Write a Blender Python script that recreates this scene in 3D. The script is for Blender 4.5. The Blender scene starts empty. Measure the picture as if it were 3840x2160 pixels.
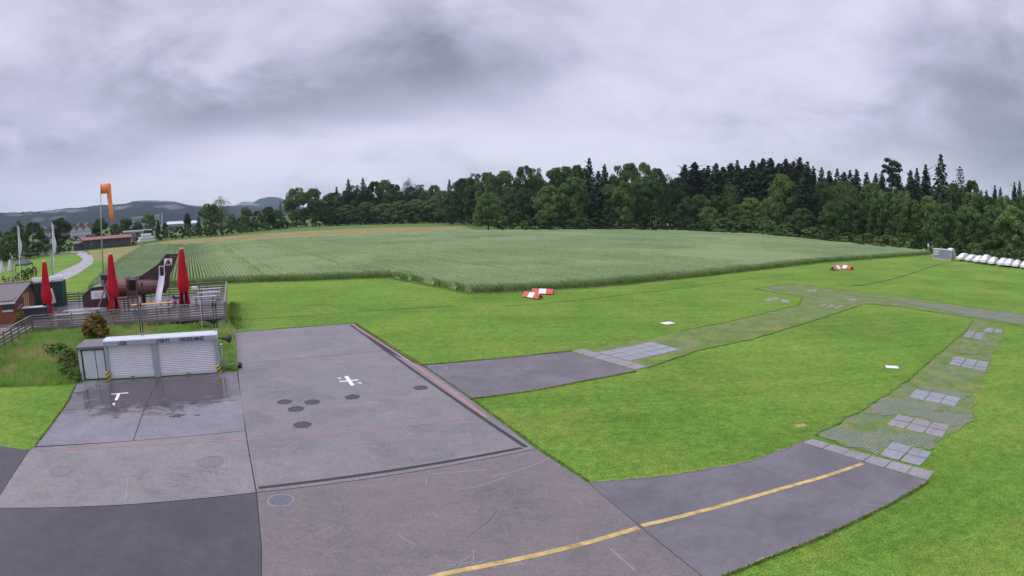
import bpy, math, random
import numpy as np
from mathutils import Vector, Matrix
scene = bpy.context.scene
R = math.radians
# ---------------------------------------------------------------- camera
# a wide surveillance lens: theta = k1*rho + k2*rho^2 + k3*rho^3 + k4*rho^4, rho = image radius / focal length
HC = 8.5
PITCH, ROLL = R(7.5), R(-0.3)
FPX = 2271.0                    # focal length in pixels of a 3840 wide frame
FMM = FPX / 3840 * 36
KC = (0.9993516, 0.00563924, 0.02319605, 0.01555182)
cam = bpy.data.cameras.new('camera')
cam.type = 'PANO'
cam.sensor_width = 36
cam.sensor_fit = 'HORIZONTAL'
cam.clip_start = 0.1
cam.clip_end = 60000
for holder in (cam, getattr(cam, 'cycles', None)):
    try:
        holder.panorama_type = 'FISHEYE_LENS_POLYNOMIAL'
        holder.fisheye_fov = R(179)
        holder.fisheye_polynomial_k0 = 0.0
        for i in range(4):
            setattr(holder, 'fisheye_polynomial_k%d' % (i + 1), -KC[i] / FMM ** (i + 1))
    except Exception as ex:
        print('cam', ex)
camo = bpy.data.objects.new('camera', cam)
scene.collection.objects.link(camo)
camo.matrix_world = Matrix.Translation((0, 0, HC)) @ Matrix.Rotation(R(90) - PITCH, 4, 'X') @ Matrix.Rotation(ROLL, 4, 'Z')
scene.camera = camo

def ray(x, y):
    """direction seen at a point of the 3840 x 2160 photograph"""
    X, Y = x - 1920.0, 1080.0 - y
    r = math.hypot(X, Y) + 1e-9
    q = r / FPX
    th = sum(k * q ** (i + 1) for i, k in enumerate(KC))
    s = math.sin(th) / r
    a, b, c = X * s, Y * s, math.cos(th)
    a, b = a * math.cos(ROLL) - b * math.sin(ROLL), a * math.sin(ROLL) + b * math.cos(ROLL)
    return Vector((a, c * math.cos(PITCH) + b * math.sin(PITCH), -c * math.sin(PITCH) + b * math.cos(PITCH)))
def G(x, y, z=0.0):
    """the point at height z under a pixel"""
    d = ray(x, y)
    t = (z - HC) / d.z
    return Vector((d.x * t, d.y * t, z))
def AT(x, y, dist):
    """the point at a horizontal distance along a pixel's ray"""
    d = ray(x, y)
    t = dist / math.hypot(d.x, d.y)
    return Vector((d.x * t, d.y * t, HC + d.z * t))

# ---------------------------------------------------------------- world, sun, exposure
world = bpy.data.worlds.new('World')
scene.world = world
world.use_nodes = True
SUN_EL, SUN_AZ = R(42), R(75)
def build_world():
    nt = world.node_tree
    nt.nodes.clear()
    N = nt.nodes.new
    L = nt.links.new
    def m(op, a, b=None, c=None):
        n = N('ShaderNodeMath'); n.operation = op
        for i, v in enumerate((a, b, c)):
            if v is None: continue
            if isinstance(v, (int, float)): n.inputs[i].default_value = v
            else: L(v, n.inputs[i])
        return n.outputs[0]
    out = N('ShaderNodeOutputWorld'); bg = N('ShaderNodeBackground')
    L(bg.outputs[0], out.inputs[0])
    sky = N('ShaderNodeTexSky'); sky.sky_type = 'NISHITA'; sky.sun_disc = False
    sky.sun_elevation = SUN_EL; sky.sun_rotation = SUN_AZ
    tc = N('ShaderNodeTexCoord')
    nrm = N('ShaderNodeVectorMath'); nrm.operation = 'NORMALIZE'
    L(tc.outputs['Generated'], nrm.inputs[0])
    sp = N('ShaderNodeSeparateXYZ'); L(nrm.outputs[0], sp.inputs[0])
    x, y, z = sp.outputs
    zz = m('ADD', m('MAXIMUM', z, 0.0), 0.34)
    cmb = N('ShaderNodeCombineXYZ')
    L(m('DIVIDE', x, zz), cmb.inputs[0]); L(m('DIVIDE', y, zz), cmb.inputs[1])
    def noise(scale, detail, rough, dist, off):
        mp = N('ShaderNodeMapping'); L(cmb.outputs[0], mp.inputs[0]); mp.inputs['Location'].default_value = off
        n = N('ShaderNodeTexNoise'); n.inputs['Scale'].default_value = scale; n.inputs['Detail'].default_value = detail
        n.inputs['Roughness'].default_value = rough; n.inputs['Distortion'].default_value = dist
        L(mp.outputs[0], n.inputs['Vector'])
        return n.outputs[0]
    n1 = noise(0.80, 7, 0.50, 0.25, (3.1, 1.7, 0.0))
    n2 = noise(2.9, 9, 0.58, 0.35, (8.3, 4.1, 0.0))
    az = m('ARCTAN2', x, y)
    el = m('ARCSINE', m('MAXIMUM', m('MINIMUM', z, 1.0), -1.0))
    wa = m('ADD', az, m('MULTIPLY', m('SUBTRACT', n1, 0.5), 0.22))
    we = m('ADD', el, m('MULTIPLY', m('SUBTRACT', n2, 0.5), 0.13))
    f = m('ADD', m('MULTIPLY', m('SUBTRACT', n1, 0.5), 0.75), m('MULTIPLY', m('SUBTRACT', n2, 0.5), 0.95))
    f = m('ADD', f, SKY_MEAN)
    for px, py, ra, re, amp in SKY_LOBES:
        d = ray(px, py)
        a0, e0 = math.atan2(d.x, d.y), math.asin(d.z / d.length)
        da = m('DIVIDE', m('SUBTRACT', wa, a0), ra); de = m('DIVIDE', m('SUBTRACT', we, e0), re)
        q = m('ADD', m('MULTIPLY', da, da), m('MULTIPLY', de, de))
        f = m('ADD', f, m('MULTIPLY', m('POWER', 2.718, m('MULTIPLY', q, -1.0)), amp))
    rp = N('ShaderNodeValToRGB'); L(f, rp.inputs[0])
    rp.color_ramp.interpolation = 'B_SPLINE'
    e = rp.color_ramp.elements
    e[0].position = 0.0; e[0].color = (0.205, 0.218, 0.292, 1)
    e[1].position = 1.0; e[1].color = (0.86, 0.84, 1.0, 1)
    k = e.new(0.35); k.color = (0.395, 0.403, 0.52, 1)
    k = e.new(0.65); k.color = (0.64, 0.632, 0.80, 1)
    # the overcast dome is brightest towards the zenith, well above the frame
    mr = N('ShaderNodeMapRange'); mr.interpolation_type = 'SMOOTHSTEP'
    L(el, mr.inputs['Value']); mr.inputs['From Min'].default_value = R(33); mr.inputs['From Max'].default_value = R(70)
    mr.inputs['To Min'].default_value = 1.0; mr.inputs['To Max'].default_value = ZENITH
    sc_ = N('ShaderNodeVectorMath'); sc_.operation = 'SCALE'
    L(rp.outputs[0], sc_.inputs[0]); L(mr.outputs[0], sc_.inputs['Scale'])
    sk = N('ShaderNodeVectorMath'); sk.operation = 'SCALE'; L(sky.outputs[0], sk.inputs[0]); sk.inputs['Scale'].default_value = 0.1
    mx = N('ShaderNodeMix'); mx.data_type = 'RGBA'; mx.inputs[0].default_value = 0.05
    L(sc_.outputs[0], mx.inputs[6]); L(sk.outputs[0], mx.inputs[7])
    L(mx.outputs[2], bg.inputs[0]); bg.inputs[1].default_value = 1.0
SKY_MEAN = 0.67
ZENITH = 2.6
SKY_LOBES = [(760, 430, 0.19, 0.050, -0.26), (1150, 370, 0.22, 0.058, -0.26), (1580, 310, 0.20, 0.055, -0.22), (1100, 230, 0.34, 0.06, -0.14), (1250, 520, 0.30, 0.022, 0.10), (1880, 260, 0.18, 0.05, -0.10),
             (150, 260, 0.20, 0.08, -0.22), (250, 590, 0.20, 0.035, -0.22), (1700, 60, 0.30, 0.05, -0.06),
             (1650, 540, 0.30, 0.040, 0.18), (2200, 420, 0.30, 0.08, 0.12), (2500, 250, 0.25, 0.10, 0.10), (700, 160, 0.20, 0.04, 0.10),
             (1000, 640, 0.30, 0.03, 0.16), (2100, 630, 0.5, 0.05, 0.16), (3800, 380, 0.15, 0.15, -0.50), (3500, 520, 0.20, 0.06, -0.08), (3050, 530, 0.16, 0.03, -0.05), (300, 760, 0.25, 0.02, 0.14), (1920, 760, 1.2, 0.035, 0.10)]
build_world()
sun = bpy.data.lights.new('sun', 'SUN')
sun.energy = 1.5
sun.angle = R(35)
sun.color = (1.0, 0.96, 0.92)
suno = bpy.data.objects.new('sun', sun)
scene.collection.objects.link(suno)
suno.rotation_euler = (R(90) - SUN_EL, 0, math.pi - SUN_AZ + math.pi)
scene.view_settings.view_transform = 'Standard'
scene.view_settings.look = 'None'
scene.view_settings.gamma = 1.0
scene.view_settings.exposure = 0.0
scene.view_settings.use_curve_mapping = False
scene.cycles.max_bounces = 6
scene.cycles.diffuse_bounces = 3
scene.cycles.glossy_bounces = 3
scene.cycles.transparent_max_bounces = 8
scene.cycles.volume_bounces = 1
try:
    scene.cycles.volume_step_rate = 4
except Exception:
    pass

# ---------------------------------------------------------------- helpers
C = scene.collection
def link(name, me, parent=None):
    o = bpy.data.objects.new(name, me)
    C.objects.link(o)
    if parent is not None: o.parent = parent
    return o
def tag(o, label=None, cat=None, group=None, kind=None):
    if label: o['label'] = label
    if cat: o['category'] = cat
    if group: o['group'] = group
    if kind: o['kind'] = kind
    return o
def thing(name, label, cat, loc=(0, 0, 0), rz=0.0, group=None):
    o = bpy.data.objects.new(name, None)
    o.empty_display_size = 0.3
    C.objects.link(o)
    o.location = loc
    o.rotation_euler = (0, 0, rz)
    return tag(o, label, cat, group)
def dup(root, loc=None, rz=None, label=None, group=None, scale=None):
    r = root.copy(); C.objects.link(r)
    for k in list(root.children):
        c = k.copy(); C.objects.link(c); c.parent = r
        for g in list(k.children):
            d = g.copy(); C.objects.link(d); d.parent = c
    if loc is not None: r.location = loc
    if rz is not None: r.rotation_euler = (0, 0, rz)
    if scale is not None: r.scale = scale
    if label: r['label'] = label
    if group: r['group'] = group
    return r
def fast_mesh(name, V, F):
    """V (n,3) array, F (m,k) array of equal-sized faces"""
    me = bpy.data.meshes.new(name)
    V = np.asarray(V, np.float32); F = np.asarray(F, np.int32)
    m_, k = F.shape
    me.vertices.add(len(V)); me.vertices.foreach_set('co', V.ravel())
    me.loops.add(m_ * k); me.loops.foreach_set('vertex_index', F.ravel())
    me.polygons.add(m_); me.polygons.foreach_set('loop_start', np.arange(0, m_ * k, k, dtype=np.int32))
    try: me.polygons.foreach_set('loop_total', np.full(m_, k, np.int32))
    except Exception: pass
    me.update(calc_edges=True); me.validate()
    return me
class MB:
    def __init__(s): s.v = []; s.f = []
    def add(s, vs, fs):
        n = len(s.v); s.v += [tuple(p) for p in vs]; s.f += [tuple(i + n for i in f) for f in fs]; return s
    def box(s, x0, x1, y0, y1, z0, z1):
        return s.add([(x0, y0, z0), (x1, y0, z0), (x1, y1, z0), (x0, y1, z0), (x0, y0, z1), (x1, y0, z1), (x1, y1, z1), (x0, y1, z1)],
                     [(0, 3, 2, 1), (4, 5, 6, 7), (0, 1, 5, 4), (1, 2, 6, 5), (2, 3, 7, 6), (3, 0, 4, 7)])
    def bar(s, p, q, w, h, up=(0, 0, 1)):
        p, q, up = Vector(p), Vector(q), Vector(up)
        d = (q - p).normalized()
        a = d.cross(up)
        if a.length < 1e-4: a = d.cross(Vector((1, 0, 0)))
        a.normalize(); b = a.cross(d)
        a *= w / 2; b *= h / 2
        vs = [p - a - b, p + a - b, p + a + b, p - a + b, q - a - b, q + a - b, q + a + b, q - a + b]
        return s.add(vs, [(0, 3, 2, 1), (4, 5, 6, 7), (0, 1, 5, 4), (1, 2, 6, 5), (2, 3, 7, 6), (3, 0, 4, 7)])
    def tube(s, pts, r, n=8, cap=True):
        pts = [Vector(p) for p in pts]
        rs = r if isinstance(r, (list, tuple)) else [r] * len(pts)
        vs, fs = [], []
        a = None
        for i, p in enumerate(pts):
            d = (pts[min(i + 1, len(pts) - 1)] - pts[max(i - 1, 0)]).normalized()
            if a is None:
                a = d.cross(Vector((0, 0, 1)))
                if a.length < 1e-3: a = d.cross(Vector((1, 0, 0)))
            a = (a - d * a.dot(d)).normalized(); b = d.cross(a)
            for k in range(n):
                t = 2 * math.pi * k / n
                vs.append(p + a * (rs[i] * math.cos(t)) + b * (rs[i] * math.sin(t)))
        for i in range(len(pts) - 1):
            for k in range(n):
                fs.append((i * n + k, i * n + (k + 1) % n, (i + 1) * n + (k + 1) % n, (i + 1) * n + k))
        if cap:
            fs.append(tuple(range(n - 1, -1, -1))); fs.append(tuple((len(pts) - 1) * n + k for k in range(n)))
        return s.add(vs, fs)
    def prism(s, poly, z0, z1):
        n = len(poly)
        ar = sum(poly[i][0] * poly[(i + 1) % n][1] - poly[(i + 1) % n][0] * poly[i][1] for i in range(n))
        if ar < 0: poly = poly[::-1]
        vs = [(p[0], p[1], z0) for p in poly] + [(p[0], p[1], z1) for p in poly]
        fs = [tuple(range(n - 1, -1, -1)), tuple(range(n, 2 * n))]
        fs += [(i, (i + 1) % n, (i + 1) % n + n, i + n) for i in range(n)]
        return s.add(vs, fs)
    def slab(s, poly, y0, y1):
        """polygon in x,z extruded along y"""
        n = len(poly)
        ar = sum(poly[i][0] * poly[(i + 1) % n][1] - poly[(i + 1) % n][0] * poly[i][1] for i in range(n))
        if ar < 0: poly = poly[::-1]
        vs = [(p[0], y0, p[1]) for p in poly] + [(p[0], y1, p[1]) for p in poly]
        fs = [tuple(range(n)), tuple(range(2 * n - 1, n - 1, -1))]
        fs += [((i + 1) % n, i, i + n, (i + 1) % n + n) for i in range(n)]
        return s.add(vs, fs)
    def lathe(s, prof, n=16, c=(0, 0, 0), wob=None):
        vs, fs = [], []
        for j, (r, z) in enumerate(prof):
            for k in range(n):
                t = 2 * math.pi * k / n
                rr = r * (1 if wob is None else wob(t, j))
                vs.append((c[0] + rr * math.cos(t), c[1] + rr * math.sin(t), c[2] + z))
        for j in range(len(prof) - 1):
            for k in range(n):
                fs.append((j * n + k, j * n + (k + 1) % n, (j + 1) * n + (k + 1) % n, (j + 1) * n + k))
        fs.append(tuple(range(n - 1, -1, -1))); fs.append(tuple((len(prof) - 1) * n + k for k in range(n)))
        return s.add(vs, fs)
    def build(s, name, mat, parent=None, smooth=False, bevel=0):
        me = bpy.data.meshes.new(name)
        me.from_pydata(s.v, [], s.f)
        me.update()
        if mat is not None: me.materials.append(mat)
        if smooth:
            me.polygons.foreach_set('use_smooth', [True] * len(me.polygons))
        o = link(name, me, parent)
        if bevel:
            b = o.modifiers.new('bevel', 'BEVEL'); b.width = bevel; b.segments = 2; b.limit_method = 'ANGLE'
        return o
def text_mesh(body, size, depth=0.01):
    cu = bpy.data.curves.new('lettering', 'FONT')
    cu.body = body; cu.size = size; cu.extrude = depth; cu.align_x = 'LEFT'; cu.offset = size * 0.035
    o = bpy.data.objects.new('lettering', cu); C.objects.link(o)
    bpy.context.view_layer.update()
    me = bpy.data.meshes.new_from_object(o.evaluated_get(bpy.context.evaluated_depsgraph_get()))
    bpy.data.objects.remove(o); bpy.data.curves.remove(cu)
    return me

# ---------------------------------------------------------------- materials
class NT:
    def __init__(s, name):
        s.m = bpy.data.materials.new(name); s.m.use_nodes = True
        s.t = s.m.node_tree; s.t.nodes.clear()
        s.out = s.N('ShaderNodeOutputMaterial'); s.b = s.N('ShaderNodeBsdfPrincipled')
        s.L(s.b.outputs[0], s.out.inputs[0])
    def N(s, k): return s.t.nodes.new(k)
    def L(s, a, b): s.t.links.new(a, b)
    def pos(s, obj=False):
        if obj: return s.N('ShaderNodeTexCoord').outputs['Object']
        return s.N('ShaderNodeNewGeometry').outputs['Position']
    def noise(s, vec, scale, detail=4, rough=0.55, dist=0.0, sc=(1, 1, 1), rot=0.0, off=(0, 0, 0)):
        n = s.N('ShaderNodeTexNoise')
        mp = s.N('ShaderNodeMapping'); mp.inputs['Scale'].default_value = sc; mp.inputs['Rotation'].default_value = (0, 0, rot)
        mp.inputs['Location'].default_value = off
        s.L(vec, mp.inputs[0]); s.L(mp.outputs[0], n.inputs['Vector'])
        n.inputs['Scale'].default_value = scale; n.inputs['Detail'].default_value = detail
        n.inputs['Roughness'].default_value = rough; n.inputs['Distortion'].default_value = dist
        return n.outputs[0]
    def ramp(s, fac, stops, interp='LINEAR'):
        r = s.N('ShaderNodeValToRGB'); s.L(fac, r.inputs[0]); r.color_ramp.interpolation = interp
        e = r.color_ramp.elements
        while len(e) < len(stops): e.new(0.5)
        for el, (p, c) in zip(e, stops):
            el.position = p; el.color = (*c, 1) if len(c) == 3 else c
        return r.outputs[0]
    def math(s, op, a, b=None, c=None):
        n = s.N('ShaderNodeMath'); n.operation = op
        for i, v in enumerate((a, b, c)):
            if v is None: continue
            if isinstance(v, (int, float)): n.inputs[i].default_value = v
            else: s.L(v, n.inputs[i])
        return n.outputs[0]
    def mix(s, fac, a, b, mode='MIX'):
        n = s.N('ShaderNodeMix'); n.data_type = 'RGBA'; n.blend_type = mode
        for i, v in ((0, fac), (6, a), (7, b)):
            if isinstance(v, (int, float)): n.inputs[i].default_value = v
            elif isinstance(v, (tuple, list)): n.inputs[i].default_value = (*v, 1)
            else: s.L(v, n.inputs[i])
        return n.outputs[2]
    def col(s, c):
        if isinstance(c, tuple): s.b.inputs['Base Color'].default_value = (*c, 1)
        else: s.L(c, s.b.inputs['Base Color'])
    def rough(s, r):
        if isinstance(r, (int, float)): s.b.inputs['Roughness'].default_value = r
        else: s.L(r, s.b.inputs['Roughness'])
    def bump(s, h, strength=0.3, dist=0.02):
        n = s.N('ShaderNodeBump'); n.inputs['Strength'].default_value = strength; n.inputs['Distance'].default_value = dist
        s.L(h, n.inputs['Height']); s.L(n.outputs[0], s.b.inputs['Normal'])
    def spec(s, v):
        try: s.b.inputs['Specular IOR Level'].default_value = v
        except Exception: pass
def plain(name, c, rough=0.6, var=0.18, scale=6.0, metal=0.0, bump=0.0, sc=(1, 1, 1), spec=None):
    """weathered paint, wood or metal: a colour broken up by noise in the object's own space"""
    n = NT(name)
    p = n.pos(True)
    f = n.noise(p, scale, 5, 0.6, 0.3, sc)
    lo = tuple(x * (1 - var * 1.3) for x in c); hi = tuple(min(1, x * (1 + var)) for x in c)
    n.col(n.ramp(f, [(0.25, lo), (0.5, c), (0.75, hi)]))
    n.rough(n.math('ADD', n.math('MULTIPLY', n.math('SUBTRACT', f, 0.5), 0.25), rough))
    n.b.inputs['Metallic'].default_value = metal
    if spec is not None: n.spec(spec)
    if bump: n.bump(n.noise(p, scale * 6, 3, 0.6, 0, sc), bump, 0.02)
    return n.m
# ---------------------------------------------------------------- ground materials
AX = R(26.5)                                   # the airfield's building axis
def grass_mat(name, dark, mid, light, dry=None, mow=0.0, fine=18.0):
    n = NT(name); p = n.pos()
    big = n.noise(p, 0.09, 4, 0.6, 0.4)
    md = n.noise(p, 1.3, 7, 0.78, 0.3)
    fi = n.noise(p, fine, 3, 0.7)
    st = n.noise(p, 1.0, 3, 0.6, 0.0, (0.03, 0.8, 1), -AX)
    f = n.math('ADD', n.math('MULTIPLY', big, 0.30), n.math('MULTIPLY', md, 0.30))
    f = n.math('ADD', f, n.math('MULTIPLY', fi, 0.34))
    f = n.math('ADD', f, n.math('MULTIPLY', st, 0.06 + mow))
    f = n.math('SUBTRACT', f, mow * 0.5)
    c = n.ramp(f, [(0.41, dark), (0.5, mid), (0.59, light)])
    if dry:
        d = n.noise(p, 0.22, 5, 0.65, 0.6, (1, 1, 1), 0, (31, 7, 0))
        c = n.mix(n.ramp(d, [(0.52, (0, 0, 0)), (0.72, (0.5, 0.5, 0.5))]), c, dry)
    t1 = n.ramp(n.noise(p, fine * 0.75, 4, 0.75), [(0.34, (0.50, 0.56, 0.45)), (0.5, (1, 1, 1)), (0.66, (1.5, 1.38, 1.5))])
    t2 = n.ramp(n.noise(p, fine * 0.16, 4, 0.7, 0.2, (1, 1, 1), 0, (3, 5, 0)), [(0.34, (0.74, 0.80, 0.75)), (0.5, (1, 1, 1)), (0.66, (1.24, 1.17, 1.2))])
    c = n.mix(1.0, n.mix(1.0, c, t1, 'MULTIPLY'), t2, 'MULTIPLY')
    n.col(c); n.rough(0.9); n.spec(0.15)
    n.bump(n.math('ADD', fi, md), 0.9, 0.05)
    return n.m
M = {}
M['lawn'] = grass_mat('mown_grass', (0.080, 0.176, 0.020), (0.138, 0.256, 0.033), (0.210, 0.330, 0.052), (0.250, 0.290, 0.058), 0.07)
M['rough'] = grass_mat('meadow_grass', (0.045, 0.100, 0.020), (0.085, 0.160, 0.032), (0.130, 0.205, 0.050), (0.16, 0.16, 0.06), 0.03, 6)
M['meadow'] = grass_mat('far_meadow', (0.090, 0.150, 0.035), (0.115, 0.180, 0.045), (0.140, 0.205, 0.058), None, 0.03, 3)
M['tan'] = grass_mat('dry_grass', (0.165, 0.160, 0.055), (0.258, 0.238, 0.092), (0.330, 0.300, 0.135), (0.17, 0.21, 0.06), 0.05, 3)
def concrete(name, c, wet=None, spots=True):
    n = NT(name); p = n.pos()
    a = n.noise(p, 0.35, 6, 0.65, 0.8)
    b = n.noise(p, 2.2, 7, 0.75, 1.2, (0.7, 1.2, 1), -AX)
    fi = n.noise(p, 40, 3, 0.7)
    f = n.math('ADD', n.math('ADD', n.math('MULTIPLY', a, 0.42), n.math('MULTIPLY', b, 0.40)), n.math('MULTIPLY', fi, 0.18))
    col = n.ramp(f, [(0.38, tuple(x * 0.70 for x in c)), (0.49, c), (0.56, tuple(x * 1.10 for x in c)), (0.64, tuple(x * 1.45 for x in c))])
    gr = n.ramp(n.noise(p, 11, 5, 0.8), [(0.33, (0.80,) * 3), (0.5, (1, 1, 1)), (0.68, (1.32,) * 3)])
    col = n.mix(1.0, col, gr, 'MULTIPLY')
    r = n.ramp(a, [(0.30, (0.42,) * 3), (0.7, (0.66,) * 3)])
    if wet:
        cx, cy, rx, ry = wet
        sp = n.N('ShaderNodeSeparateXYZ')
        mp = n.N('ShaderNodeMapping'); mp.vector_type = 'TEXTURE'; mp.inputs['Location'].default_value = (cx, cy, 0); mp.inputs['Rotation'].default_value = (0, 0, AX)
        n.L(p, mp.inputs[0]); n.L(mp.outputs[0], sp.inputs[0])
        dx = n.math('DIVIDE', sp.outputs[0], rx); dy = n.math('DIVIDE', sp.outputs[1], ry)
        q = n.math('ADD', n.math('MULTIPLY', dx, dx), n.math('MULTIPLY', dy, dy))
        w = n.noise(p, 0.7, 6, 0.65, 1.0, (1, 1, 1), 0, (5, 9, 0))
        q = n.math('ADD', q, n.math('MULTIPLY', n.math('SUBTRACT', w, 0.5), 2.4))
        wf = n.ramp(q, [(0.30, (1, 1, 1)), (1.15, (0, 0, 0))], 'EASE')
        col = n.mix(wf, col, n.mix(0.8, col, (c[0] * 0.28, c[1] * 0.22, c[2] * 0.22)))
        r = n.mix(wf, r, (0.09, 0.09, 0.09))
    n.col(col); n.rough(r); n.spec(0.5)
    n.bump(n.math('ADD', fi, b), 0.12, 0.01)
    return n.m
M['conc'] = concrete('damp_concrete', (0.188, 0.171, 0.177))
M['conc_front'] = concrete('front_concrete', (0.160, 0.136, 0.135))
M['conc_wet'] = concrete('wet_concrete', (0.200, 0.186, 0.214), (-17.8, 25.2, 6.8, 3.9))
M['conc_pale'] = concrete('scuffed_concrete', (0.205, 0.188, 0.190))
M['slab'] = concrete('paving_slab', (0.250, 0.256, 0.280))
M['slab_warm'] = concrete('warm_paving_slab', (0.250, 0.232, 0.240))
def asphalt(name, c):
    n = NT(name); p = n.pos()
    a = n.noise(p, 0.4, 5, 0.6, 0.5); b = n.noise(p, 60, 3, 0.8); d = n.noise(p, 2.5, 7, 0.75, 1.0)
    f = n.math('ADD', n.math('ADD', n.math('MULTIPLY', a, 0.42), n.math('MULTIPLY', b, 0.40)), n.math('MULTIPLY', d, 0.25))
    n.col(n.ramp(f, [(0.38, tuple(x * 0.68 for x in c)), (0.5, c), (0.64, tuple(x * 1.6 for x in c))]))
    n.rough(n.ramp(a, [(0.3, (0.48,) * 3), (0.7, (0.72,) * 3)])); n.spec(0.45); n.bump(b, 0.35, 0.01)
    return n.m
M['asph'] = asphalt('asphalt', (0.122, 0.112, 0.124))
M['asph_dark'] = asphalt('fresh_asphalt', (0.059, 0.055, 0.064))
M['gravel'] = asphalt('gravel_road', (0.300, 0.285, 0.300))
M['joint'] = plain('dark_joint', (0.03, 0.03, 0.03), 0.8)
M['yellow'] = plain('yellow_road_paint', (0.50, 0.365, 0.125), 0.6, 0.45, 3)
M['white'] = plain('white_paint', (0.80, 0.79, 0.83), 0.5, 0.08, 5)
def worn(name, c):
    n = NT(name); p = n.pos()
    f = n.noise(p, 2.5, 6, 0.75, 0.6)
    n.col(n.mix(n.ramp(f, [(0.45, (0, 0, 0)), (0.6, (1, 1, 1))]), c, (0.235, 0.205, 0.23))); n.rough(0.6)
    return n.m
M['redline'] = worn('worn_red_paint', (0.40, 0.15, 0.17))
M['redkerb'] = worn('worn_red_kerb_paint', (0.42, 0.19, 0.185))
def paver_mat(name, grassiness, seed):
    n = NT(name); p = n.pos()
    mp = n.N('ShaderNodeMapping'); mp.inputs['Rotation'].default_value = (0, 0, -AX); mp.inputs['Scale'].default_value = (5.2, 5.2, 1)
    n.L(p, mp.inputs[0])
    br = n.N('ShaderNodeTexBrick'); n.L(mp.outputs[0], br.inputs['Vector'])
    br.inputs['Scale'].default_value = 1.0; br.inputs['Mortar Size'].default_value = 0.12; br.inputs['Mortar Smooth'].default_value = 0.3
    br.inputs['Brick Width'].default_value = 1.0; br.inputs['Row Height'].default_value = 0.8
    br.inputs['Color1'].default_value = (0.285, 0.290, 0.300, 1); br.inputs['Color2'].default_value = (0.22, 0.225, 0.230, 1)
    br.inputs['Mortar'].default_value = (0.105, 0.135, 0.070, 1)
    big = n.noise(p, 0.55, 5, 0.65, 0.8, (1, 1, 1), 0, (seed, 3, 0)); fi = n.noise(p, 9, 4, 0.7); yl = n.noise(p, 0.8, 4, 0.6, 0.5, (1, 1, 1), 0, (seed + 9, 1, 0))
    g = n.mix(n.ramp(yl, [(0.42, (0, 0, 0)), (0.62, (1, 1, 1))]), (0.125, 0.225, 0.042), (0.270, 0.280, 0.085))
    q = n.math('ADD', n.math('MULTIPLY', big, 0.75), n.math('MULTIPLY', fi, 0.5))
    mk = n.ramp(q, [(grassiness - 0.10, (1, 1, 1)), (grassiness + 0.08, (0.25, 0.25, 0.25))])
    n.col(n.mix(mk, br.outputs[0], n.mix(n.ramp(fi, [(0.4, (0, 0, 0)), (0.65, (0.8, 0.8, 0.8))]), g, (0.085, 0.145, 0.035)))); n.rough(0.85); n.spec(0.2)
    n.bump(n.math('ADD', br.outputs['Fac'], fi), 0.6, 0.03)
    return n.m
M['paver'] = paver_mat('grass_grid_paver', 0.70, 1.0)
M['paver_green'] = paver_mat('overgrown_grid_paver', 0.74, 4.0)
M['paver_bare'] = paver_mat('bare_grid_paver', 0.52, 7.0)

# ---------------------------------------------------------------- ground sheets
def sheet(name, pix, mat, z, parent=None, world=None, sub=None):
    pts = [G(*p)[:2] for p in pix] if world is None else world
    n = len(pts)
    ar = sum(pts[i][0] * pts[(i + 1) % n][1] - pts[(i + 1) % n][0] * pts[i][1] for i in range(n))
    if ar < 0: pts = pts[::-1]
    mb = MB(); mb.add([(p[0], p[1], z) for p in pts], [tuple(range(n))])
    o = mb.build(name, mat, parent)
    return o
def struct(o): o['kind'] = 'structure'; return o
def ragged(pix, world=False, amp=0.06, step=0.35, seed=0):
    """an uneven grass edge: resample a ground polyline and shake it sideways"""
    rnd = random.Random(seed)
    pts = [Vector(G(*p)[:2]) for p in pix] if not world else [Vector(p) for p in pix]
    out = []
    for a, b in zip(pts[:-1], pts[1:]):
        k = max(1, int((b - a).length / step)); d = (b - a).normalized(); nrm = Vector((-d.y, d.x))
        for i in range(k):
            out.append(a.lerp(b, i / k) + nrm * rnd.uniform(-amp, amp))
    out.append(pts[-1])
    return out
# the ground to the horizon
gm = MB()
S_ = 14000
gm.add([(-S_, -200, -0.03), (S_, -200, -0.03), (S_, S_, -0.03), (-S_, S_, -0.03)], [(0, 1, 2, 3)])
struct(gm.build('ground', M['rough']))
lawn = [(-60, -5), (80, -5), (125, 60), (135, 150), (100, 165), (60, 120), (0, 80), (-62, 95), (-75, 60), (-60, 20)]
struct(sheet('lawn', None, M['lawn'], -0.004, None, lawn))
struct(sheet('garden_lawn', [(-60, 1060), (0, 1010), (60, 985), (190, 962), (300, 950), (345, 955), (420, 1000), (330, 1075), (150, 1075), (60, 1075)], M['lawn'], -0.012))
struct(sheet('meadow', [(560, 898), (640, 892), (955, 860), (1180, 844), (1541, 836), (1735, 833), (1745, 850), (1400, 858), (1000, 880), (640, 905)], M['meadow'], 0.0))
struct(sheet('dry_grass_strip', [(330, 940), (500, 924), (640, 903), (1045, 872), (1405, 854), (1740, 848), (1800, 870), (1316, 884), (900, 905), (640, 925), (440, 1000), (395, 985), (340, 965)], M['tan'], 0.004))
struct(sheet('dry_forest_margin', [(2540, 866), (2600, 864), (2880, 880), (3100, 900), (3330, 922), (3500, 938), (3500, 952), (3300, 940), (3060, 912), (2800, 890), (2540, 872)], M['tan'], 0.004))
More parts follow.
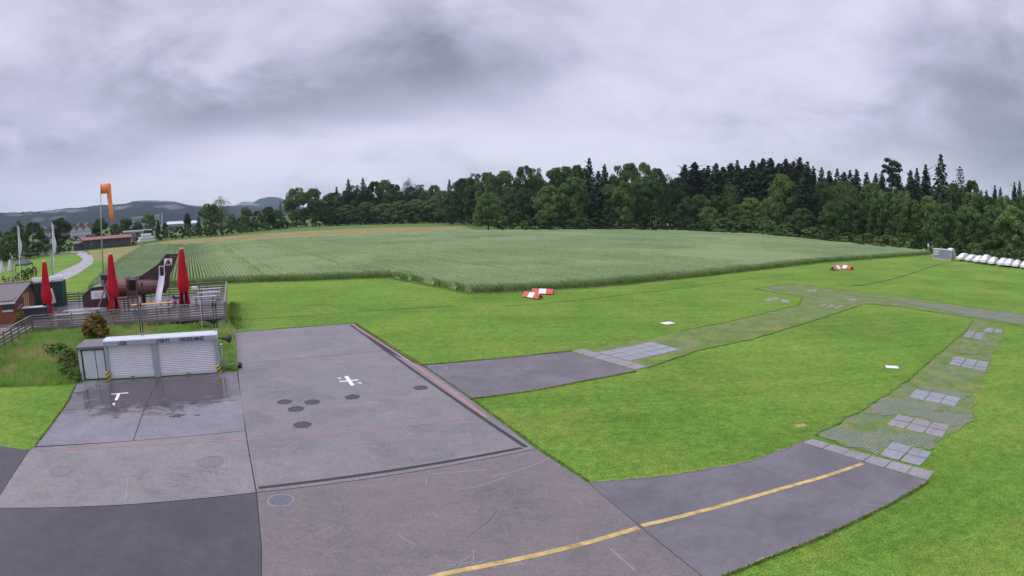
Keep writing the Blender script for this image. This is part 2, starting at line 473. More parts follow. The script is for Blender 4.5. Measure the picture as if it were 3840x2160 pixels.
# gravel road on the left
rl = [G(*p) for p in [(118, 1065), (200, 1030), (262, 1003), (300, 985), (312, 973), (300, 962), (285, 953), (300, 947)]]
rr = [G(*p) for p in [(215, 1066), (285, 1030), (320, 1008), (345, 990), (352, 972), (345, 960), (325, 952), (330, 946)]]
mb = MB()
mb.add([(p.x, p.y, 0.006) for p in rl] + [(p.x, p.y, 0.006) for p in rr], [(i, len(rl) + i, len(rl) + i + 1, i + 1) for i in range(len(rl) - 1)])
struct(mb.build('gravel_road', M['gravel']))
mb = MB()
a_ = [G(*p) for p in [(40, 968), (120, 958), (200, 951), (300, 947)]]; b_ = [G(*p) for p in [(40, 961), (120, 952), (200, 946), (320, 941)]]
mb.add([(p.x, p.y, 0.006) for p in a_] + [(p.x, p.y, 0.006) for p in b_], [(i, 4 + i, 5 + i, i + 1) for i in range(3)])
struct(mb.build('side_road', M['gravel']))

# ---- apron
W = lambda x, y: Vector(G(x, y)[:2])
under = [W(880, 1246), W(1327, 1212), W(1580, 1372), W(1762, 1497), W(2014, 1684), W(2206, 1811), W(2631, 2160), W(2660, 2200), W(980, 2400), W(-400, 2200), W(-60, 1690), W(112, 1686), W(128, 1676), W(238, 1538), W(287, 1441), W(320, 1431), W(890, 1396)]
struct(sheet('joint_filler', None, M['joint'], 0.004, None, under))
def edge(a, b, t): return a.lerp(b, t)
def inset(poly, d=0.022):
    n = len(poly)
    ar = sum(poly[i][0] * poly[(i + 1) % n][1] - poly[(i + 1) % n][0] * poly[i][1] for i in range(n))
    if ar < 0: poly = poly[::-1]
    poly = [Vector(p) for p in poly]
    out = []
    for i in range(n):
        p0, p1, p2 = poly[i - 1], poly[i], poly[(i + 1) % n]
        d1 = (p1 - p0).normalized(); d2 = (p2 - p1).normalized()
        n1 = Vector((-d1.y, d1.x)); n2 = Vector((-d2.y, d2.x))
        b = n1 + n2
        k = b.length_squared
        out.append(p1 + b * (2 * d / max(k, 0.5)) if k > 1e-6 else p1 + n1 * d)
    return out
JB = [W(889, 1365), W(1440, 1315)]                        # joint across the rear
P_bl, P_br = W(880, 1247), W(1327, 1213)
kerb = [P_br, W(1580, 1372), W(1762, 1497), W(2012, 1684)]
LJ = [W(889, 1365), W(906, 1520), W(921, 1616), W(962, 1848)]   # long joint on the left of the wash place
Fj = [W(962, 1848), W(1500, 1779), W(2012, 1684)]
def cslab(poly, mat, name='concrete_apron'):
    return struct(sheet(name, None, mat, 0.014, None, inset(poly)))
cslab([P_bl, P_br, JB[1], JB[0]], M['conc'])
cslab([JB[0], JB[1], W(1580, 1372), W(1762, 1497), W(2012, 1684), Fj[1], Fj[0], LJ[2], LJ[1]], M['conc'])
J0 = W(889, 1394)
mid_top, mid_c, mid_b = W(597, 1418), W(546, 1524), W(500, 1654)
xl = W(238, 1538)
cslab([W(287, 1440), W(320, 1430), mid_top, mid_c, xl], M['conc_wet'])
cslab([mid_top, W(830, 1397), J0, W(907, 1500), mid_c], M['conc_wet'])
cslab([xl, mid_c, mid_b, W(128, 1675)], M['conc_wet'])
cslab([mid_c, W(907, 1500), LJ[2], mid_b], M['conc_wet'])
cslab([W(128, 1678), mid_b, LJ[2], Fj[0], W(490, 1893), W(0, 1907), W(-220, 1910), W(0, 1858), W(108, 1692)], M['conc_pale'])
cslab([Fj[0], Fj[1], Fj[2], W(2206, 1811), W(2400, 1974), W(2631, 2160), W(2660, 2200), W(985, 2400), W(980, 2053)], M['conc_front'])
struct(sheet('asphalt_road', None, M['asph_dark'], 0.010, None, [W(-220, 1912), W(0, 1908), W(490, 1894), W(960, 1850), W(979, 2053), W(984, 2400), W(-600, 2300)]))
struct(sheet('asphalt_road', None, M['asph_dark'], 0.008, None, [W(-80, 1665), W(0, 1672), W(106, 1690), W(0, 1856), W(-220, 1908)]))
# grass over the edge on the left: uneven border strip
# taxiways
t1 = ragged([(1574, 1372), (1700, 1362), (1900, 1344), (2146, 1318)], amp=0.05, seed=1)
t1b = ragged([(2384, 1391), (2200, 1425), (1990, 1465), (1762, 1494)], amp=0.07, seed=2)
struct(sheet('taxiway', None, M['asph'], 0.010, None, t1 + t1b))
t2 = ragged([(2207, 1811), (2500, 1785), (2800, 1735), (3010, 1661)], amp=0.05, seed=3)
t2b = ragged([(3478, 1806), (3346, 1883), (3241, 1935), (3110, 1998), (2900, 2082), (2705, 2160)], amp=0.07, seed=4)
struct(sheet('taxiway', None, M['asph'], 0.010, None, t2 + t2b + [W(2660, 2200), W(2633, 2160), W(2401, 1974)]))
def stripe(name, pix, w, mat, z, parent=None):
    pts = [Vector(G(*p)[:2]) for p in pix] if not isinstance(pix[0], Vector) else pix
    mb = MB(); L_, R_ = [], []
    for i, p in enumerate(pts):
        d = (pts[min(i + 1, len(pts) - 1)] - pts[max(i - 1, 0)]).normalized(); nn = Vector((-d.y, d.x)) * w / 2
        L_.append(p + nn); R_.append(p - nn)
    k = len(pts)
    mb.add([(p.x, p.y, z) for p in R_ + L_], [(i, i + 1, k + i + 1, k + i) for i in range(k - 1)])
    return mb.build(name, mat, parent)
def soft(pix, n=6):
    """smooth a pixel polyline in world space (Catmull-Rom)"""
    p = [Vector(G(*q)[:2]) for q in pix]
    p = [p[0] * 2 - p[1]] + p + [p[-1] * 2 - p[-2]]
    out = []
    for i in range(1, len(p) - 2):
        for k in range(n):
            t = k / n
            out.append(0.5 * ((2 * p[i]) + (p[i + 1] - p[i - 1]) * t + (2 * p[i - 1] - 5 * p[i] + 4 * p[i + 1] - p[i + 2]) * t * t + (3 * p[i] - p[i - 1] - 3 * p[i + 1] + p[i + 2]) * t ** 3))
    out.append(p[-2])
    return out
struct(stripe('yellow_line', soft([(1500, 2198), (1633, 2162), (1745, 2138), (2155, 2049), (2394, 1981)]), 0.19, M['yellow'], 0.019))
struct(stripe('yellow_line', soft([(2406, 1973), (2668, 1908), (2907, 1840), (3057, 1798), (3152, 1768), (3236, 1739)]), 0.19, M['yellow'], 0.016))
struct(stripe('red_line', soft([(140, 1690), (420, 1677), (700, 1660), (920, 1650), (1080, 1640), (1230, 1627), (1400, 1612), (1586, 1591), (1765, 1568)]), 0.09, M['redline'], 0.019))
k_in = [p.lerp(q, 0) for p, q in zip(kerb, kerb)]
struct(stripe('red_line', [W(1322, 1217), W(1440, 1294), W(1560, 1372), W(1700, 1474), W(1824, 1566)], 0.17, M['redkerb'], 0.019))
# kerb lip along the grass, a low concrete curb at the back
struct(stripe('kerb', [P_bl, W(1100, 1229), P_br], 0.12, M['joint'], 0.03))
# ---- slabs and pavers
def slab_patch(c, nu, nv, mat, gap=0.05, z=0.035, drop=(), jit=0.012, seed=0, fx=None):
    rnd = random.Random(seed)
    a, b, c_, d = [W(*q) for q in c]                      # a-b along u, d-c along u
    mb = MB()
    for i in range(nu):
        for j in range(nv):
            if (i, j) in drop: continue
            def P(s, t): return (a.lerp(b, s)).lerp(d.lerp(c_, s), t)
            q = [P(i / nu, j / nv), P((i + 1) / nu, j / nv), P((i + 1) / nu, (j + 1) / nv), P(i / nu, (j + 1) / nv)]
            ce = sum(q, Vector((0, 0))) / 4
            q = [ce + (v - ce) * (1 - gap / (v - ce).length) + Vector((rnd.uniform(-jit, jit), rnd.uniform(-jit, jit))) for v in q]
            mb.prism([tuple(v) for v in q], -0.02, z + rnd.uniform(-0.006, 0.006))
    return struct(mb.build('slab_pavement', mat))
struct(sheet('grass_paver_path', None, M['paver_green'], 0.012, None, ragged([(2150, 1328), (2199, 1312), (2428, 1273), (2560, 1240), (2700, 1213), (2841, 1181), (2996, 1143), (3010, 1112), (3247, 1138), (3232, 1143), (3040, 1205), (2841, 1266), (2622, 1312), (2430, 1380), (2150, 1328)], amp=0.18, step=0.6, seed=5)))
struct(sheet('grass_paver_path', None, M['paver'], 0.016, None, ragged([(2832, 1083), (2972, 1060), (3180, 1092), (3421, 1118), (3663, 1155), (3960, 1195), (3960, 1238), (3780, 1216), (3648, 1193), (3373, 1150), (3247, 1140), (3170, 1157), (3060, 1150), (3049, 1116), (2909, 1097), (2832, 1083)], amp=0.2, step=0.8, seed=6)))
struct(sheet('grass_paver_path', None, M['paver'], 0.012, None, ragged([(3655, 1196), (3648, 1203), (3614, 1251), (3518, 1329), (3421, 1415), (3300, 1498), (3146, 1585), (3066, 1630), (3330, 1722), (3460, 1680), (3560, 1630), (3638, 1570), (3653, 1483), (3687, 1411), (3725, 1338), (3769, 1232), (3655, 1196)], amp=0.22, step=0.35, seed=7)))
for i, pl in enumerate([[(3090, 1612), (3140, 1606), (3300, 1640), (3345, 1652), (3296, 1706), (3090, 1640)],
           [(3300, 1600), (3520, 1650), (3500, 1690), (3350, 1650), (3260, 1625)],
           [(3480, 1540), (3640, 1555), (3638, 1585), (3570, 1598), (3400, 1555)],
           [(3300, 1500), (3400, 1495), (3560, 1535), (3470, 1545), (3340, 1560), (3240, 1550)],
           [(3440, 1450), (3640, 1480), (3600, 1500), (3450, 1462)],
           [(3600, 1285), (3700, 1300), (3690, 1335), (3580, 1325)],
           [(3700, 1165), (3960, 1200), (3960, 1230), (3790, 1212), (3600, 1178), (3300, 1120)]]):
    struct(sheet('grass_paver_path', None, M['paver_bare' if i != 5 else 'paver'], 0.018 + 0.003 * i, None, ragged(pl + [pl[0]], amp=0.28, step=0.3, seed=20 + i)))
sl = M['slab']
slab_patch([(3346, 1657), (3498, 1699), (3451, 1749), (3296, 1709)], 2, 2, sl, seed=1)
slab_patch([(3367, 1555), (3564, 1597), (3535, 1644), (3322, 1594)], 3, 2, M['slab_warm'], seed=2)
slab_patch([(3435, 1460), (3603, 1494), (3582, 1529), (3404, 1492)], 3, 2, sl, seed=3)
slab_patch([(3581, 1338), (3711, 1360), (3697, 1394), (3554, 1367)], 3, 3, sl, 0.07, seed=4)
slab_patch([(3629, 1242), (3694, 1251), (3682, 1275), (3607, 1263)], 2, 3, sl, 0.11, seed=5)
slab_patch([(3697, 1229), (3762, 1237), (3759, 1251), (3687, 1244)], 2, 3, sl, 0.11, seed=6)
slab_patch([(3078, 1140), (3175, 1147), (3146, 1158), (3064, 1150)], 3, 3, sl, 0.24, seed=7)
slab_patch([(2870, 1121), (2936, 1113), (2966, 1137), (2862, 1127)], 3, 2, sl, 0.1, drop=((1, 1), (2, 0)), seed=8)
slab_patch([(3030, 1088), (3068, 1085), (3060, 1092), (3022, 1095)], 2, 1, sl, 0.08, seed=9)
slab_patch([(2241, 1323), (2442, 1284), (2553, 1312), (2361, 1356)], 5, 3, sl, 0.035, seed=10)
slab_patch([(2146, 1319), (2183, 1309), (2428, 1376), (2384, 1389)], 1, 6, M['slab_warm'], 0.025, seed=11)
slab_patch([(3010, 1662), (3042, 1647), (3503, 1772), (3480, 1804)], 1, 6, M['slab_warm'], 0.025, seed=12)
slab_patch([(3184, 1122), (3214, 1124), (3206, 1129), (3178, 1127)], 1, 1, sl, seed=13)
# ---- painted letters and crosses on the concrete
def paint(poly, name='painted_marking', mat=None):
    return struct(sheet(name, None, mat or M['white'], 0.020, None, [W(*q) for q in poly]))
q4 = lambda o, s, L_: [(o[0] + x / s, o[1] + y / s) for x, y in L_]
o5 = (900, 1300)
paint(q4(o5, 2.195, [(858, 248), (888, 243), (944, 320), (914, 326)]))
z4 = (850, 1200)
mbp = MB()
def cross_part(L_):
    mbp.add([(*W(z4[0] + x / 4.2933, z4[1] + y / 4.2933), 0.024) for x, y in L_], [tuple(range(len(L_)))])
for L_ in ([(1818, 992), (2120, 962), (2122, 978), (1820, 1008)],):
    cross_part(L_)
for dx, dy in ((1772, 930), (2100, 1005)):
    for L_ in ([(0, 8), (30, 0), (32, 10), (6, 16)], [(26, 2), (34, 2), (40, 28), (30, 28)], [(22, 4), (64, 0), (66, 8), (30, 14)], [(34, 24), (70, 14), (76, 22), (40, 34)]):
        cross_part([(dx + x, dy + y) for x, y in L_])
struct(mbp.build('painted_marking', M['white']))
oT = (200, 1170)
paint(q4(oT, 3.37, [(728, 1040), (735, 1047), (950, 1030), (945, 1020)]))
paint(q4(oT, 3.37, [(806, 1042), (846, 1039), (812, 1118), (774, 1121)]))
paint(q4(oT, 3.37, [(745, 1162), (785, 1152), (772, 1186), (757, 1186), (764, 1168), (750, 1172)]))
def blot(px, py, rx, ry, seed, mat, name='stain', z=0.0185):
    rnd = random.Random(seed); c = G(px, py)
    pts = []
    for k in range(22):
        t = 2 * math.pi * k / 22; r = 1 + rnd.uniform(-0.35, 0.3)
        u, v = rx * r * math.cos(t), ry * r * math.sin(t)
        pts.append(Vector((c.x + u * math.cos(AX) - v * math.sin(AX), c.y + u * math.sin(AX) + v * math.cos(AX))))
    return struct(sheet(name, None, mat, z, None, pts))
# ---- pale scratches and tyre scuffs on the concrete, the oily spots by the gully
M['scuff'] = worn('pale_scuff', (0.285, 0.262, 0.28))
M['oil'] = plain('oil_stain', (0.045, 0.042, 0.045), 0.25, 0.5, 4)
sc_list = [[(1500, 1560), (1560, 1566), (1600, 1567)], [(1515, 1610), (1545, 1636)], [(1620, 1780), (1750, 1768), (1830, 1762)], [(1700, 1838), (1790, 1826), (1890, 1793)],
           [(1920, 1720), (1965, 1704), (2000, 1700)], [(1710, 1617), (1740, 1622)], [(1840, 1790), (1960, 1760), (2060, 1720)], [(480, 1790), (474, 1850), (470, 1892)], [(270, 1783), (335, 1782)],
           [(820, 1765), (900, 1790), (930, 1805)], [(2290, 2060), (2380, 2140)], [(985, 1486), (1015, 1483)]]
M['crack'] = plain('dark_crack', (0.07, 0.062, 0.068), 0.8)
mcr = MB()
rcr = random.Random(21)
def wander(p, ang_, L_, w_, mb_, z_):
    pts = [Vector(p)]
    for i in range(max(3, int(L_ / 0.25))):
        ang_ += rcr.uniform(-.16, .16)
        pts.append(pts[-1] + Vector((math.cos(ang_), math.sin(ang_))) * 0.25)
    for a_1, b_1 in zip(pts[:-1], pts[1:]):
        d_ = (b_1 - a_1).normalized(); nn_ = Vector((-d_.y, d_.x)) * w_ / 2
        mb_.add([(*(a_1 - nn_), z_), (*(b_1 - nn_), z_), (*(b_1 + nn_), z_), (*(a_1 + nn_), z_)], [(0, 1, 2, 3)])
msf = MB()
for (px_, py_) in [(1750, 2020), (1100, 1700), (560, 1760), (1350, 1420)]:
    wander(W(px_, py_), rcr.uniform(0, 6.28), rcr.uniform(0.8, 2.2), 0.014, mcr, 0.0175)
for i in range(34):
    px_, py_ = rcr.uniform(980, 1950), rcr.uniform(1320, 2140)
    if px_ > 1250 + (py_ - 1250) * 1.3: continue
    wander(W(px_, py_), AX + rcr.choice([0, 0.3, 1.2, 2.0]) + rcr.uniform(-.3, .3), rcr.uniform(0.15, 0.6), rcr.uniform(.015, .035), msf, 0.0176)
for i in range(40):
    wander(W(rcr.uniform(150, 900), rcr.uniform(1700, 1850)), AX + rcr.uniform(-.4, .4), rcr.uniform(0.15, 0.6), rcr.uniform(.02, .05), msf, 0.0176)
struct(mcr.build('crack', M['crack'])); struct(msf.build('scuff_mark', M['scuff']))
# tracks and mowing lines worn into the lawn
M['track'] = grass_mat('worn_track_grass', (0.050, 0.105, 0.018), (0.080, 0.150, 0.026), (0.130, 0.200, 0.045), (0.18, 0.16, 0.06), 0.02)
for pts_, w_ in ([(3185, 1074), (3260, 1064), (3340, 1048), (3430, 1022), (3520, 992), (3560, 985)], 0.6), ([(1900, 1148), (2100, 1132), (2300, 1110), (2520, 1084), (2760, 1052), (2980, 1026)], 0.35), ([(3140, 1066), (3180, 1063), (3250, 1074)], 0.5), ([(860, 1200), (1100, 1188), (1400, 1165), (1700, 1148)], 0.3):
    struct(stripe('worn_track', soft(pts_, 6), w_, M['track'], 0.0))
blot(3590, 990, 4.5, 1.6, 31, M['tan'], 'worn_ground', 0.002)
for i, s in enumerate(sc_list):
    struct(stripe('scuff_mark', soft(s, 4), 0.05, M['scuff'], 0.018))
blot(665, 1560, 0.38, 0.22, 1, M['oil']); blot(640, 1553, 0.3, 0.06, 2, M['oil']); blot(740, 1558, 0.16, 0.09, 3, M['oil']); blot(438, 1568, 0.1, 0.07, 5, M['oil'])
M['sand'] = plain('bare_soil', (0.36, 0.26, 0.13), 0.9, 0.3, 9)
blot(3003, 1596, 0.27, 0.22, 6, M['sand'], 'bare_soil', 0.004)

# darker longer grass left standing round the paver paths
M['rim'] = grass_mat('longer_rim_grass', (0.062, 0.138, 0.020), (0.100, 0.195, 0.030), (0.150, 0.255, 0.048), None, 0.0)
for pts_ in ([(2555, 1243), (2700, 1213), (2841, 1181), (2996, 1143), (3010, 1114)], [(2430, 1380), (2622, 1313), (2841, 1267), (3040, 1206), (3232, 1143)], [(2832, 1083), (2972, 1060), (3180, 1092), (3421, 1118), (3663, 1155), (3900, 1187)], [(2832, 1084), (2909, 1098), (3010, 1113)],
             [(3247, 1139), (3373, 1151), (3648, 1195)], [(3648, 1205), (3612, 1251), (3516, 1329), (3419, 1415), (3298, 1498), (3144, 1585), (3060, 1634)]):
    e_ = ragged(pts_, amp=0.10, step=0.35, seed=len(pts_) * 7)
    struct(stripe('rim_grass', e_, 0.12, M['rim'], 0.034))

# dry clippings and crumbled soil along the edges of the asphalt
M['clip'] = plain('dry_clippings', (0.260, 0.235, 0.150), 0.95, 0.45, 7)
for i, pts_ in enumerate(([(2384, 1392), (2200, 1426), (1990, 1466), (1765, 1495)], [(3478, 1807), (3346, 1884), (3241, 1936), (3110, 1999), (2900, 2083), (2715, 2156)], [(2146, 1317), (1900, 1343), (1700, 1361)], [(3008, 1660), (2800, 1734), (2500, 1784), (2215, 1810)])):
    e_ = ragged(pts_, amp=0.045, step=0.16, seed=40 + i)
    struct(stripe('dry_edge', e_, 0.07 if i < 2 else 0.04, M['clip'], 0.024))
# ---------------------------------------------------------------- things on the apron
M['iron'] = plain('cast_iron', (0.060, 0.057, 0.062), 0.5, 0.3, 8, 0.2)
M['iron_pale'] = plain('worn_iron_lid', (0.130, 0.130, 0.162), 0.5, 0.15, 6, 0.1)
M['lid_conc'] = plain('concrete_lid', (0.185, 0.168, 0.190), 0.55, 0.12, 6)
M['ring'] = plain('pale_concrete_ring', (0.27, 0.255, 0.275), 0.7, 0.15, 8)
M['grate'] = plain('drain_grate', (0.040, 0.036, 0.046), 0.5, 0.2, 6, 0.3)
def manhole(px, py, r, label, style):
    c = G(px, py)
    t = thing('manhole_cover', label, 'manhole cover', (c.x, c.y, 0.014), AX, 'manhole covers in the paving')
    ring = MB(); n = 40
    vs, fs = [], []
    ri, ro = r * 0.95, r * 1.06
    lug = style == 'dark'
    for k in range(n):
        a = 2 * math.pi * k / n
        e = ro * (1.10 if lug and k % 8 in (0, 1) else 1.0)
        vs += [(ri * math.cos(a), ri * math.sin(a), 0.008), (e * math.cos(a), e * math.sin(a), 0.008), (e * math.cos(a), e * math.sin(a), -0.01)]
    for k in range(n):
        j = (k + 1) % n
        fs += [(3 * k, 3 * k + 1, 3 * j + 1, 3 * j), (3 * k + 1, 3 * k + 2, 3 * j + 2, 3 * j + 1)]
    ring.add(vs, fs)
    ring.build('frame', {'dark': M['iron'], 'pale': M['ring'], 'conc': M['lid_conc']}[style], t)
    lid = MB().lathe([(r * 0.95, -0.01), (r * 0.93, 0.006), (r * 0.55, 0.007), (r * 0.52, 0.004), (r * 0.2, 0.004), (r * 0.18, 0.009), (0.02, 0.009)], 36)
    if style == 'dark':
        for a in range(6):
            x, y = 0.7 * r * math.cos(a * 1.047), 0.7 * r * math.sin(a * 1.047)
            lid.box(x - 0.04, x + 0.04, y - 0.012, y + 0.012, 0.005, 0.014)
    else:
        lid.box(-0.05, 0.05, -0.015, 0.015, 0.006, 0.014)
    lid.build('lid', {'dark': M['iron'], 'pale': M['iron_pale'], 'conc': M['lid_conc']}[style], t)
    return t
for a in [(1067, 1508, .34, 'dark iron manhole cover at the upper left of the cluster of four', 'dark'),
          (1171, 1509, .34, 'dark iron manhole cover at the upper right of the cluster of four', 'dark'),
          (1110, 1535, .35, 'dark iron manhole cover in the middle of the cluster of four', 'dark'),
          (1134, 1594, .36, 'dark iron manhole cover nearest the red line below the cluster', 'dark'),
          (1321, 1490, .33, 'dark iron manhole cover below the white painted cross', 'dark'),
          (1577, 1455, .33, 'dark iron manhole cover beside the drain along the right kerb', 'dark'),
          (1033, 1445, .50, 'grey concrete manhole lid flush in the wash place left of the white cross', 'conc'),
          (1641, 1381, .50, 'pale round manhole cover at the grass edge of the rear taxiway', 'pale'),
          (1053, 1878, .40, 'round blue grey manhole cover with a pale ring in the front slab', 'pale'),
          (228, 1769, .47, 'round concrete manhole lid at the left of the lower left slab', 'conc'),
          (788, 1732, .50, 'ringed manhole cover at the right of the lower left slab', 'conc')]:
    manhole(*a)
def drain(name, a, b, w, label):
    p, q = W(*a), W(*b)
    d = (q - p); L_ = d.length
    t = thing(name, label, 'drain', (p.x, p.y, 0.014), math.atan2(d.y, d.x), 'slotted drains around the wash place')
    fr = MB().box(0, L_, -w / 2, -w / 2 + 0.03, -0.01, 0.010).box(0, L_, w / 2 - 0.03, w / 2, -0.01, 0.010).box(0, L_, -0.015, 0.015, -0.01, 0.008)
    fr.build('frame', M['iron'], t)
    g = MB(); x = 0.0
    g.box(0, L_, -w / 2 + 0.03, w / 2 - 0.03, -0.012, 0.002)
    while x < L_ - 0.05:
        g.box(x, x + 0.045, -w / 2 + 0.034, -0.02, 0.002, 0.007); g.box(x, x + 0.045, 0.02, w / 2 - 0.034, 0.002, 0.007)
        x += 0.12
    g.build('grate', M['grate'], t)
    MB().box(-0.05, -0.005, -w / 2, w / 2, -0.01, 0.012).build('end_cap', M['ring'], t)
drain('drain_channel', (969, 1831), (1956, 1681), 0.17, 'dark slotted drain across the front of the wash place')
drain('drain_channel', (1314, 1218), (1972, 1678), 0.18, 'dark slotted drain along the right kerb of the wash place')
# ---------------------------------------------------------------- shed with roller shutters
M['metal_lt'] = plain('light_grey_sheet_metal', (0.60, 0.63, 0.68), 0.42, 0.06, 3)
M['shutter'] = plain('shutter_aluminium', (0.86, 0.85, 0.88), 0.35, 0.05, 3, 0.1)
M['door_gr'] = plain('pale_grey_door', (0.54, 0.59, 0.63), 0.45, 0.05, 2)
M['dark_frame'] = plain('dark_blue_grey_frame', (0.035, 0.040, 0.060), 0.5, 0.2, 4)
M['fascia'] = plain('blue_grey_fascia', (0.33, 0.37, 0.43), 0.45, 0.06, 3)
M['flatroof'] = plain('grey_roof_felt', (0.17, 0.155, 0.165), 0.7, 0.15, 4)
M['letter'] = plain('dark_lettering', (0.03, 0.032, 0.04), 0.5)
M['black'] = plain('black_plastic', (0.02, 0.02, 0.022), 0.5)
M['block'] = plain('white_block_wall', (0.55, 0.54, 0.54), 0.8, 0.15, 3)
M['yel'] = plain('signal_yellow', (0.75, 0.55, 0.03), 0.45, 0.06)
s0 = W(317, 1426)
sv = W(826, 1396) - s0
SA, SL = math.atan2(sv.y, sv.x), sv.length
shed = thing('equipment_shed', 'pale grey equipment shed with two roller shutters and double doors on the apron edge', 'shed', (s0.x, s0.y, 0.0), SA)
def sx(px, py=1410):                       # distance along the front of a pixel column
    p = W(px, 1426 - (px - 317) * 30 / 509)
    return (p - s0).dot(Vector((math.cos(SA), math.sin(SA))))
xa, xb, xc, xd = sx(416), sx(588), sx(600), SL
HA, HM = 1.93, 2.24
DEP, DEPM = 2.0, 0.62
b = MB()
b.box(0.0, xa - 0.12, 0.12, DEP, 0.0, HA - 0.163)
b.build('annex_wall', M['block'], shed)
MB().box(xa - 0.12, SL, 0.16, DEPM, 0.0, HM - 0.30).build('wall', M['fascia'], shed)
MB().box(-0.28, xa - 0.06, -0.16, DEP + 0.1, HA - 0.16, HA).build('annex_roof', M['flatroof'], shed, bevel=0.02)
MB().box(0, xa - 0.12, 0.0, 0.118, HA - 0.24, HA - 0.165).box(0, 0.10, 0, 0.118, 0, HA - 0.24).box(xa - 0.2, xa - 0.12, 0, 0.118, 0, HA - 0.24).box(0.10, xa - 0.2, 0, 0.118, 0, 0.06).build('door_frame', M['dark_frame'], shed)
MB().box(-0.20, -0.005, 0.02, 0.10, 0.0, HA - 0.17).build('block_edge', M['block'], shed)
MB().box(-0.27, -0.205, 0.04, DEP, 0.0, HA - 0.17).build('side_trim', M['dark_frame'], shed)
xm = sx(371)
for i, (p, q) in enumerate(((0.13, xm - 0.03), (xm + 0.03, xa - 0.22))):
    dr = MB().box(p, q, -0.03, 0.10, 0.07, HA - 0.25).build('door', M['door_gr'], shed, bevel=0.01)
    if i == 1:
        MB().box(p + 0.06, p + 0.20, -0.08, -0.06, 0.92, 0.95).box(p + 0.06, p + 0.09, -0.06, -0.031, 0.92, 0.95).build('handle', M['metal_lt'], dr)
# shutter box (fascia) with rounded lid
prof = [(-0.36, HM - 0.30), (-0.36, HM - 0.06), (-0.32, HM), (-0.2, HM + 0.03), (DEPM, HM + 0.03), (DEPM, HM - 0.30)]
mb = MB(); n_ = len(prof)
mb.add([(xa - 0.10, y, z) for y, z in prof] + [(SL + 0.06, y, z) for y, z in prof], [tuple(range(n_))[::-1], tuple(range(n_, 2 * n_))] + [(i, (i + 1) % n_, (i + 1) % n_ + n_, i + n_) for i in range(n_)])
mb.build('roof', M['metal_lt'], shed)
MB().box(xa - 0.08, SL + 0.04, -0.372, -0.362, HM - 0.297, HM - 0.055).build('fascia_panel', M['fascia'], shed)
for x in ((xa - 0.10, xa + 0.10), (xb - 0.06, xc + 0.10), (SL - 0.16, SL + 0.05)):
    MB().box(x[0], x[1], -0.26, 0.16, 0.0, HM - 0.31).build('guide_pillar', M['fascia'], shed, bevel=0.015)
def shutter(x0, x1):
    vs, fs = [], []
    n = 17; h0, h1 = 0.20, HM - 0.31
    prof = []
    for i in range(n):
        z = h0 + (h1 - h0) * i / n; dz = (h1 - h0) / n
        prof += [(-0.05, z), (-0.13, z + dz * 0.10), (-0.150, z + dz * 0.38), (-0.11, z + dz * 0.72), (-0.05, z + dz * 0.80)]
    prof.append((-0.05, h1))
    for x in (x0, x1):
        vs += [(x, y, z) for y, z in prof]
    k = len(prof)
    fs = [(i, k + i, k + i + 1, i + 1) for i in range(k - 1)]
    mb = MB().add(vs, fs)
    sh = mb.build('roller_shutter', M['shutter'], shed)
    MB().box(x0, x1, -0.16, -0.07, 0.045, 0.199).build('bottom_rail', M['metal_lt'], sh, bevel=0.01)
    MB().box((x0 + x1) / 2 - 0.12, (x0 + x1) / 2 + 0.12, -0.175, -0.161, 0.09, 0.125).build('handle', M['black'], sh)
shutter(xa + 0.10, xb - 0.06); shutter(xc + 0.10, SL - 0.16)
MB().box(xa + 0.1, SL - 0.16, -0.06, 0.158, 0.0, 0.04).build('threshold', M['black'], shed)
for body, px, s in (('LSZK', 469, 0.26), ('1758 FT', 606, 0.26), ('120.355 MHZ', 690, 0.26)):
    me = text_mesh(body, s, 0.004)
    o = link('lettering', me, shed); me.materials.append(M['letter'])
    ex = max(v.co.x for v in me.vertices)
    want = {'LSZK': (503 - 469), '1758 FT': (657 - 606), '120.355 MHZ': (780 - 690)}[body] / (809 - 400) * (SL - xa)
    k = want / ex
    o.scale = (k, 1, 1); o.rotation_euler = (R(90), 0, 0)
    o.location = (sx(px) - 0.02, -0.378, HM - 0.272)
def post_guard(x, label):
    p = s0 + Vector((math.cos(SA), math.sin(SA))) * x + Vector((math.sin(SA), -math.cos(SA))) * 0.42
    t = thing('crash_guard', label, 'crash guard', (p.x, p.y, 0.014), SA, 'striped crash guards at the shutters')
    MB().lathe([(0.11, 0), (0.11, 0.46), (0.08, 0.51), (0.02, 0.52)], 18).build('post', M['yel'], t, True)
    st = MB()
    for k in (0, 1):
        vs, fs = [], []
        for i in range(11):
            a = R(200 + i * 14)
            z = 0.06 + 0.22 * k + 0.02 * i
            vs += [(0.113 * math.cos(a), 0.113 * math.sin(a), z), (0.113 * math.cos(a), 0.113 * math.sin(a), z + 0.10)]
        fs = [(2 * i, 2 * i + 2, 2 * i + 3, 2 * i + 1) for i in range(10)]
        st.add(vs, fs)
    st.build('stripes', M['black'], t)
post_guard(xa - 0.02, 'yellow and black striped guard post between the doors and the left shutter')
post_guard(SL - 0.02, 'yellow and black striped guard post at the right end of the shutters')
